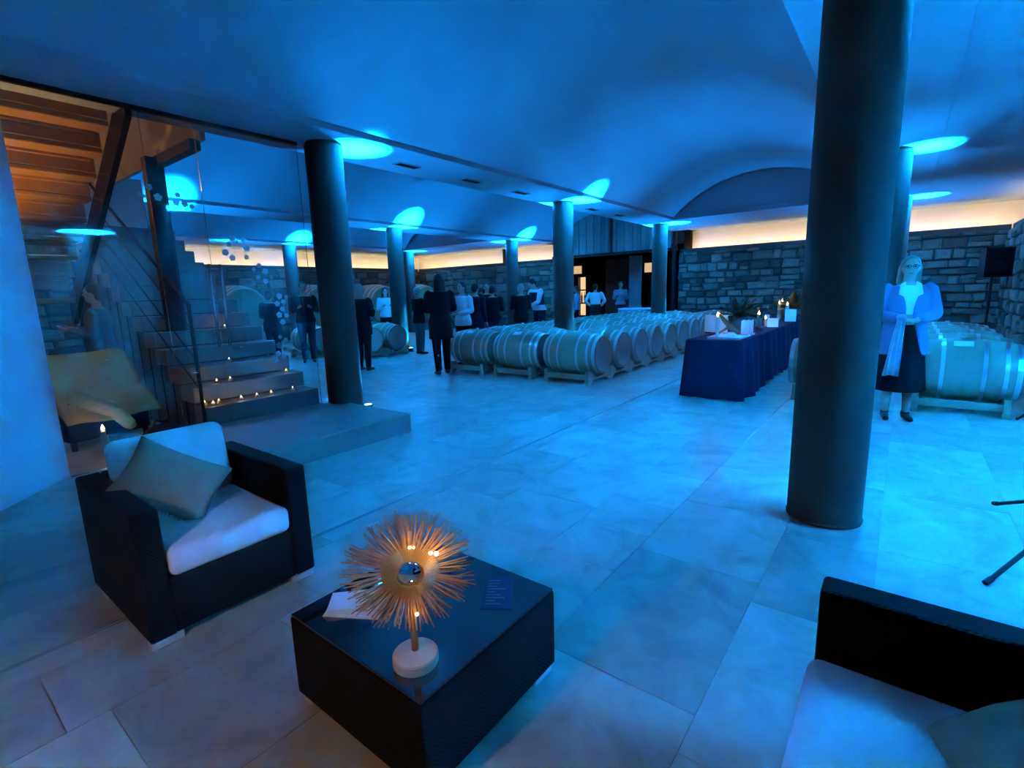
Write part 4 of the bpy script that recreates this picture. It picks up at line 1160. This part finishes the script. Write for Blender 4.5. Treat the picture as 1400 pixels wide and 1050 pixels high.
o = finish('cloth', bm, c_scarf, sc, smooth=True); o.modifiers.new('thickness', 'SOLIDIFY').thickness = .012
bm = bmesh.new(); ball(bm, (.085, .262, 1.07), (.045, .04, .035), 2); finish('fold', bm, c_scarf, sc, smooth=True)

person('woman with long black hair in long dark coat, seen from behind', (6.38, 6.54, 0), -30, 1.78, ('fold', 'fold'), c_black, .62, 1, c_black, 0, (hair_black, 'long'), stride=.05, build=1.05)
person('woman in white sweater and black trousers beside the long-haired woman', (7.46, 7.0, 0), 92, 1.66, ('fold', 'hold'), c_white, .82, 1, c_black, 0, (hair_black, 'short'), build=1.02)
person('dark-haired guest in navy jacket right of the woman in white sweater', (8.25, 7.35, 0), -75, 1.64, ('hold', 'down'), c_navy, .70, 1, c_navy, 0, (hair_black, 'short'))
person('guest in black top leaning over the barrels, back to viewer', (9.12, 7.60, 0), -50, 1.60, ('hold', 'hold'), c_black, .84, 1, c_denim, 0, (hair_black, 'short'), build=1.1, lean=6)
person('dark-haired guest half hidden behind the guest in black top', (9.87, 8.40, 0), 130, 1.68, ('down', 'hold'), c_black, .82, 1, c_grey, 0, (hair_black, 'bob'))
person('grey-haired man in black jacket behind the barrels', (9.85, 7.32, 0), -25, 1.62, ('hold', 'hold'), c_black, .80, 1, c_navy, 0, (hair_grey, 'short'), build=1.1)
person('waiter in white shirt and navy waistcoat leaning to the left', (11.05, 7.6, 0), 70, 1.80, ('reach', 'reach'), c_shirt, .90, 1, c_navy, 0, (hair_black, 'short'), vest=c_navy, lean=14, build=1.1, head_down=25)
person('grey-haired person in long dark coat beside the stair column', (5.98, 8.30, 0), -70, 1.67, ('hold', 'hold'), c_black, .72, 1, c_black, 0, (hair_grey, 'bob'), build=1.1)
person('man in black jacket and blue trousers left of the stair column', (6.2, 10.65, 0), 150, 1.78, ('hold', 'hold'), c_black, .86, 1, c_denim, 0, (hair_black, 'short'), build=1.05)
person('woman in white top behind the column, before the large cask', (9.3, 11.7, 0), 150, 1.66, ('hold', 'hold'), c_white, .86, 1, c_black, .4, (hair_black, 'long'))
person('grey-haired guest in black behind the long-haired woman', (8.4, 9.35, 0), -100, 1.62, ('hold', 'hold'), c_black, .80, 1, c_grey, 0, (hair_grey, 'short'))
person('dark guest at the left of the man in black jacket', (5.75, 11.3, 0), -60, 1.62, ('hold', 'hold'), c_navy, .75, 1, c_navy, 0, (hair_brown, 'short'), build=1.1)
person('waiter in white shirt with black apron at the far entrance', (14.75, 7.95, 0), -70, 1.62, ('hip', 'hip'), c_shirt, .98, 1, c_black, .45, (hair_black, 'short'), build=1.1)
person('person in pale shirt standing in the far hall beside the panel', (16.6, 7.95, 0), 110, 1.70, ('hold', 'hold'), c_scarf, .9, 1, c_denim, 0, (hair_brown, 'short'))
person('guest in pale top partly hidden by the barrel column', (15.0, 8.80, 0), 30, 1.58, ('down', 'down'), c_scarf, .85, 1, c_black, 0, (hair_brown, 'short'))
person('person in teal shirt standing behind the glass at the left', (1.72, 7.35, 0), 60, 1.66, ('hold', 'hold'), c_teal, .86, 1, c_navy, 0, (hair_brown, 'short'))
# tan jacket lying over the dark armchair
t = thing('tan_jacket', 'rumpled tan jacket thrown over the dark armchair behind the glass', 'jacket', (1.12, 6.25, 0), math.radians(12))
bm = bmesh.new(); rows = []
rg = random.Random(2)
for i in range(15):
    row = []
    for j in range(15):
        u, v = i / 14, j / 14
        x = -.06 + .86 * u; yy = .60 - .62 * v
        z = .86 - .42 * min(1, v * 1.7) ** 1.3 + (.10 * math.sin(u * 9 + v * 4) * math.sin(v * 5 + 1) if 0 < v else 0) * .5
        if v > .75: z -= (v - .75) * .9
        z += .07
        row.append(bm.verts.new((x + .03 * math.sin(v * 7), yy + .03 * math.sin(u * 6), max(z, .12))))
    rows.append(row)
for a, b in zip(rows, rows[1:]):
    for j in range(14): bm.faces.new((a[j], a[j + 1], b[j + 1], b[j]))
o = finish('shell', bm, c_tan, t, smooth=True); o.modifiers.new('thickness', 'SOLIDIFY').thickness = .02
bm = bmesh.new(); capsule(bm, (.10, .10, .52), (.34, -.06, .36), .075, .07); capsule(bm, (.34, -.06, .36), (.44, -.10, .20), .07, .062); o = finish('sleeve', bm, c_tan, t, smooth=True); remesh(o, .012, 3)
t = thing('soft_bag', 'rounded dark blue bag lying on the floor behind the glass', 'bag', (1.72, 5.82, 0), math.radians(20))
bm = bmesh.new(); ball(bm, (0, 0, .115), (.2, .14, .115), 3); finish('bag_body', bm, c_denim, t, smooth=True)
bm = bmesh.new(); tube(bm, [(-.1, 0, .2), (-.06, 0, .27), (.06, 0, .27), (.1, 0, .2)], .01, 8); finish('bag_handle', bm, blackm, t, smooth=True)
candle('candle on the floor by the draped armchair behind the glass', (1.30, 6.05, 0), .03, .22, 1.2, .06)
for ob in list(bpy.data.objects):
    if ob.type == 'MESH' and ob.parent is None and 'label' not in ob: print('UNLABELLED', ob.name)
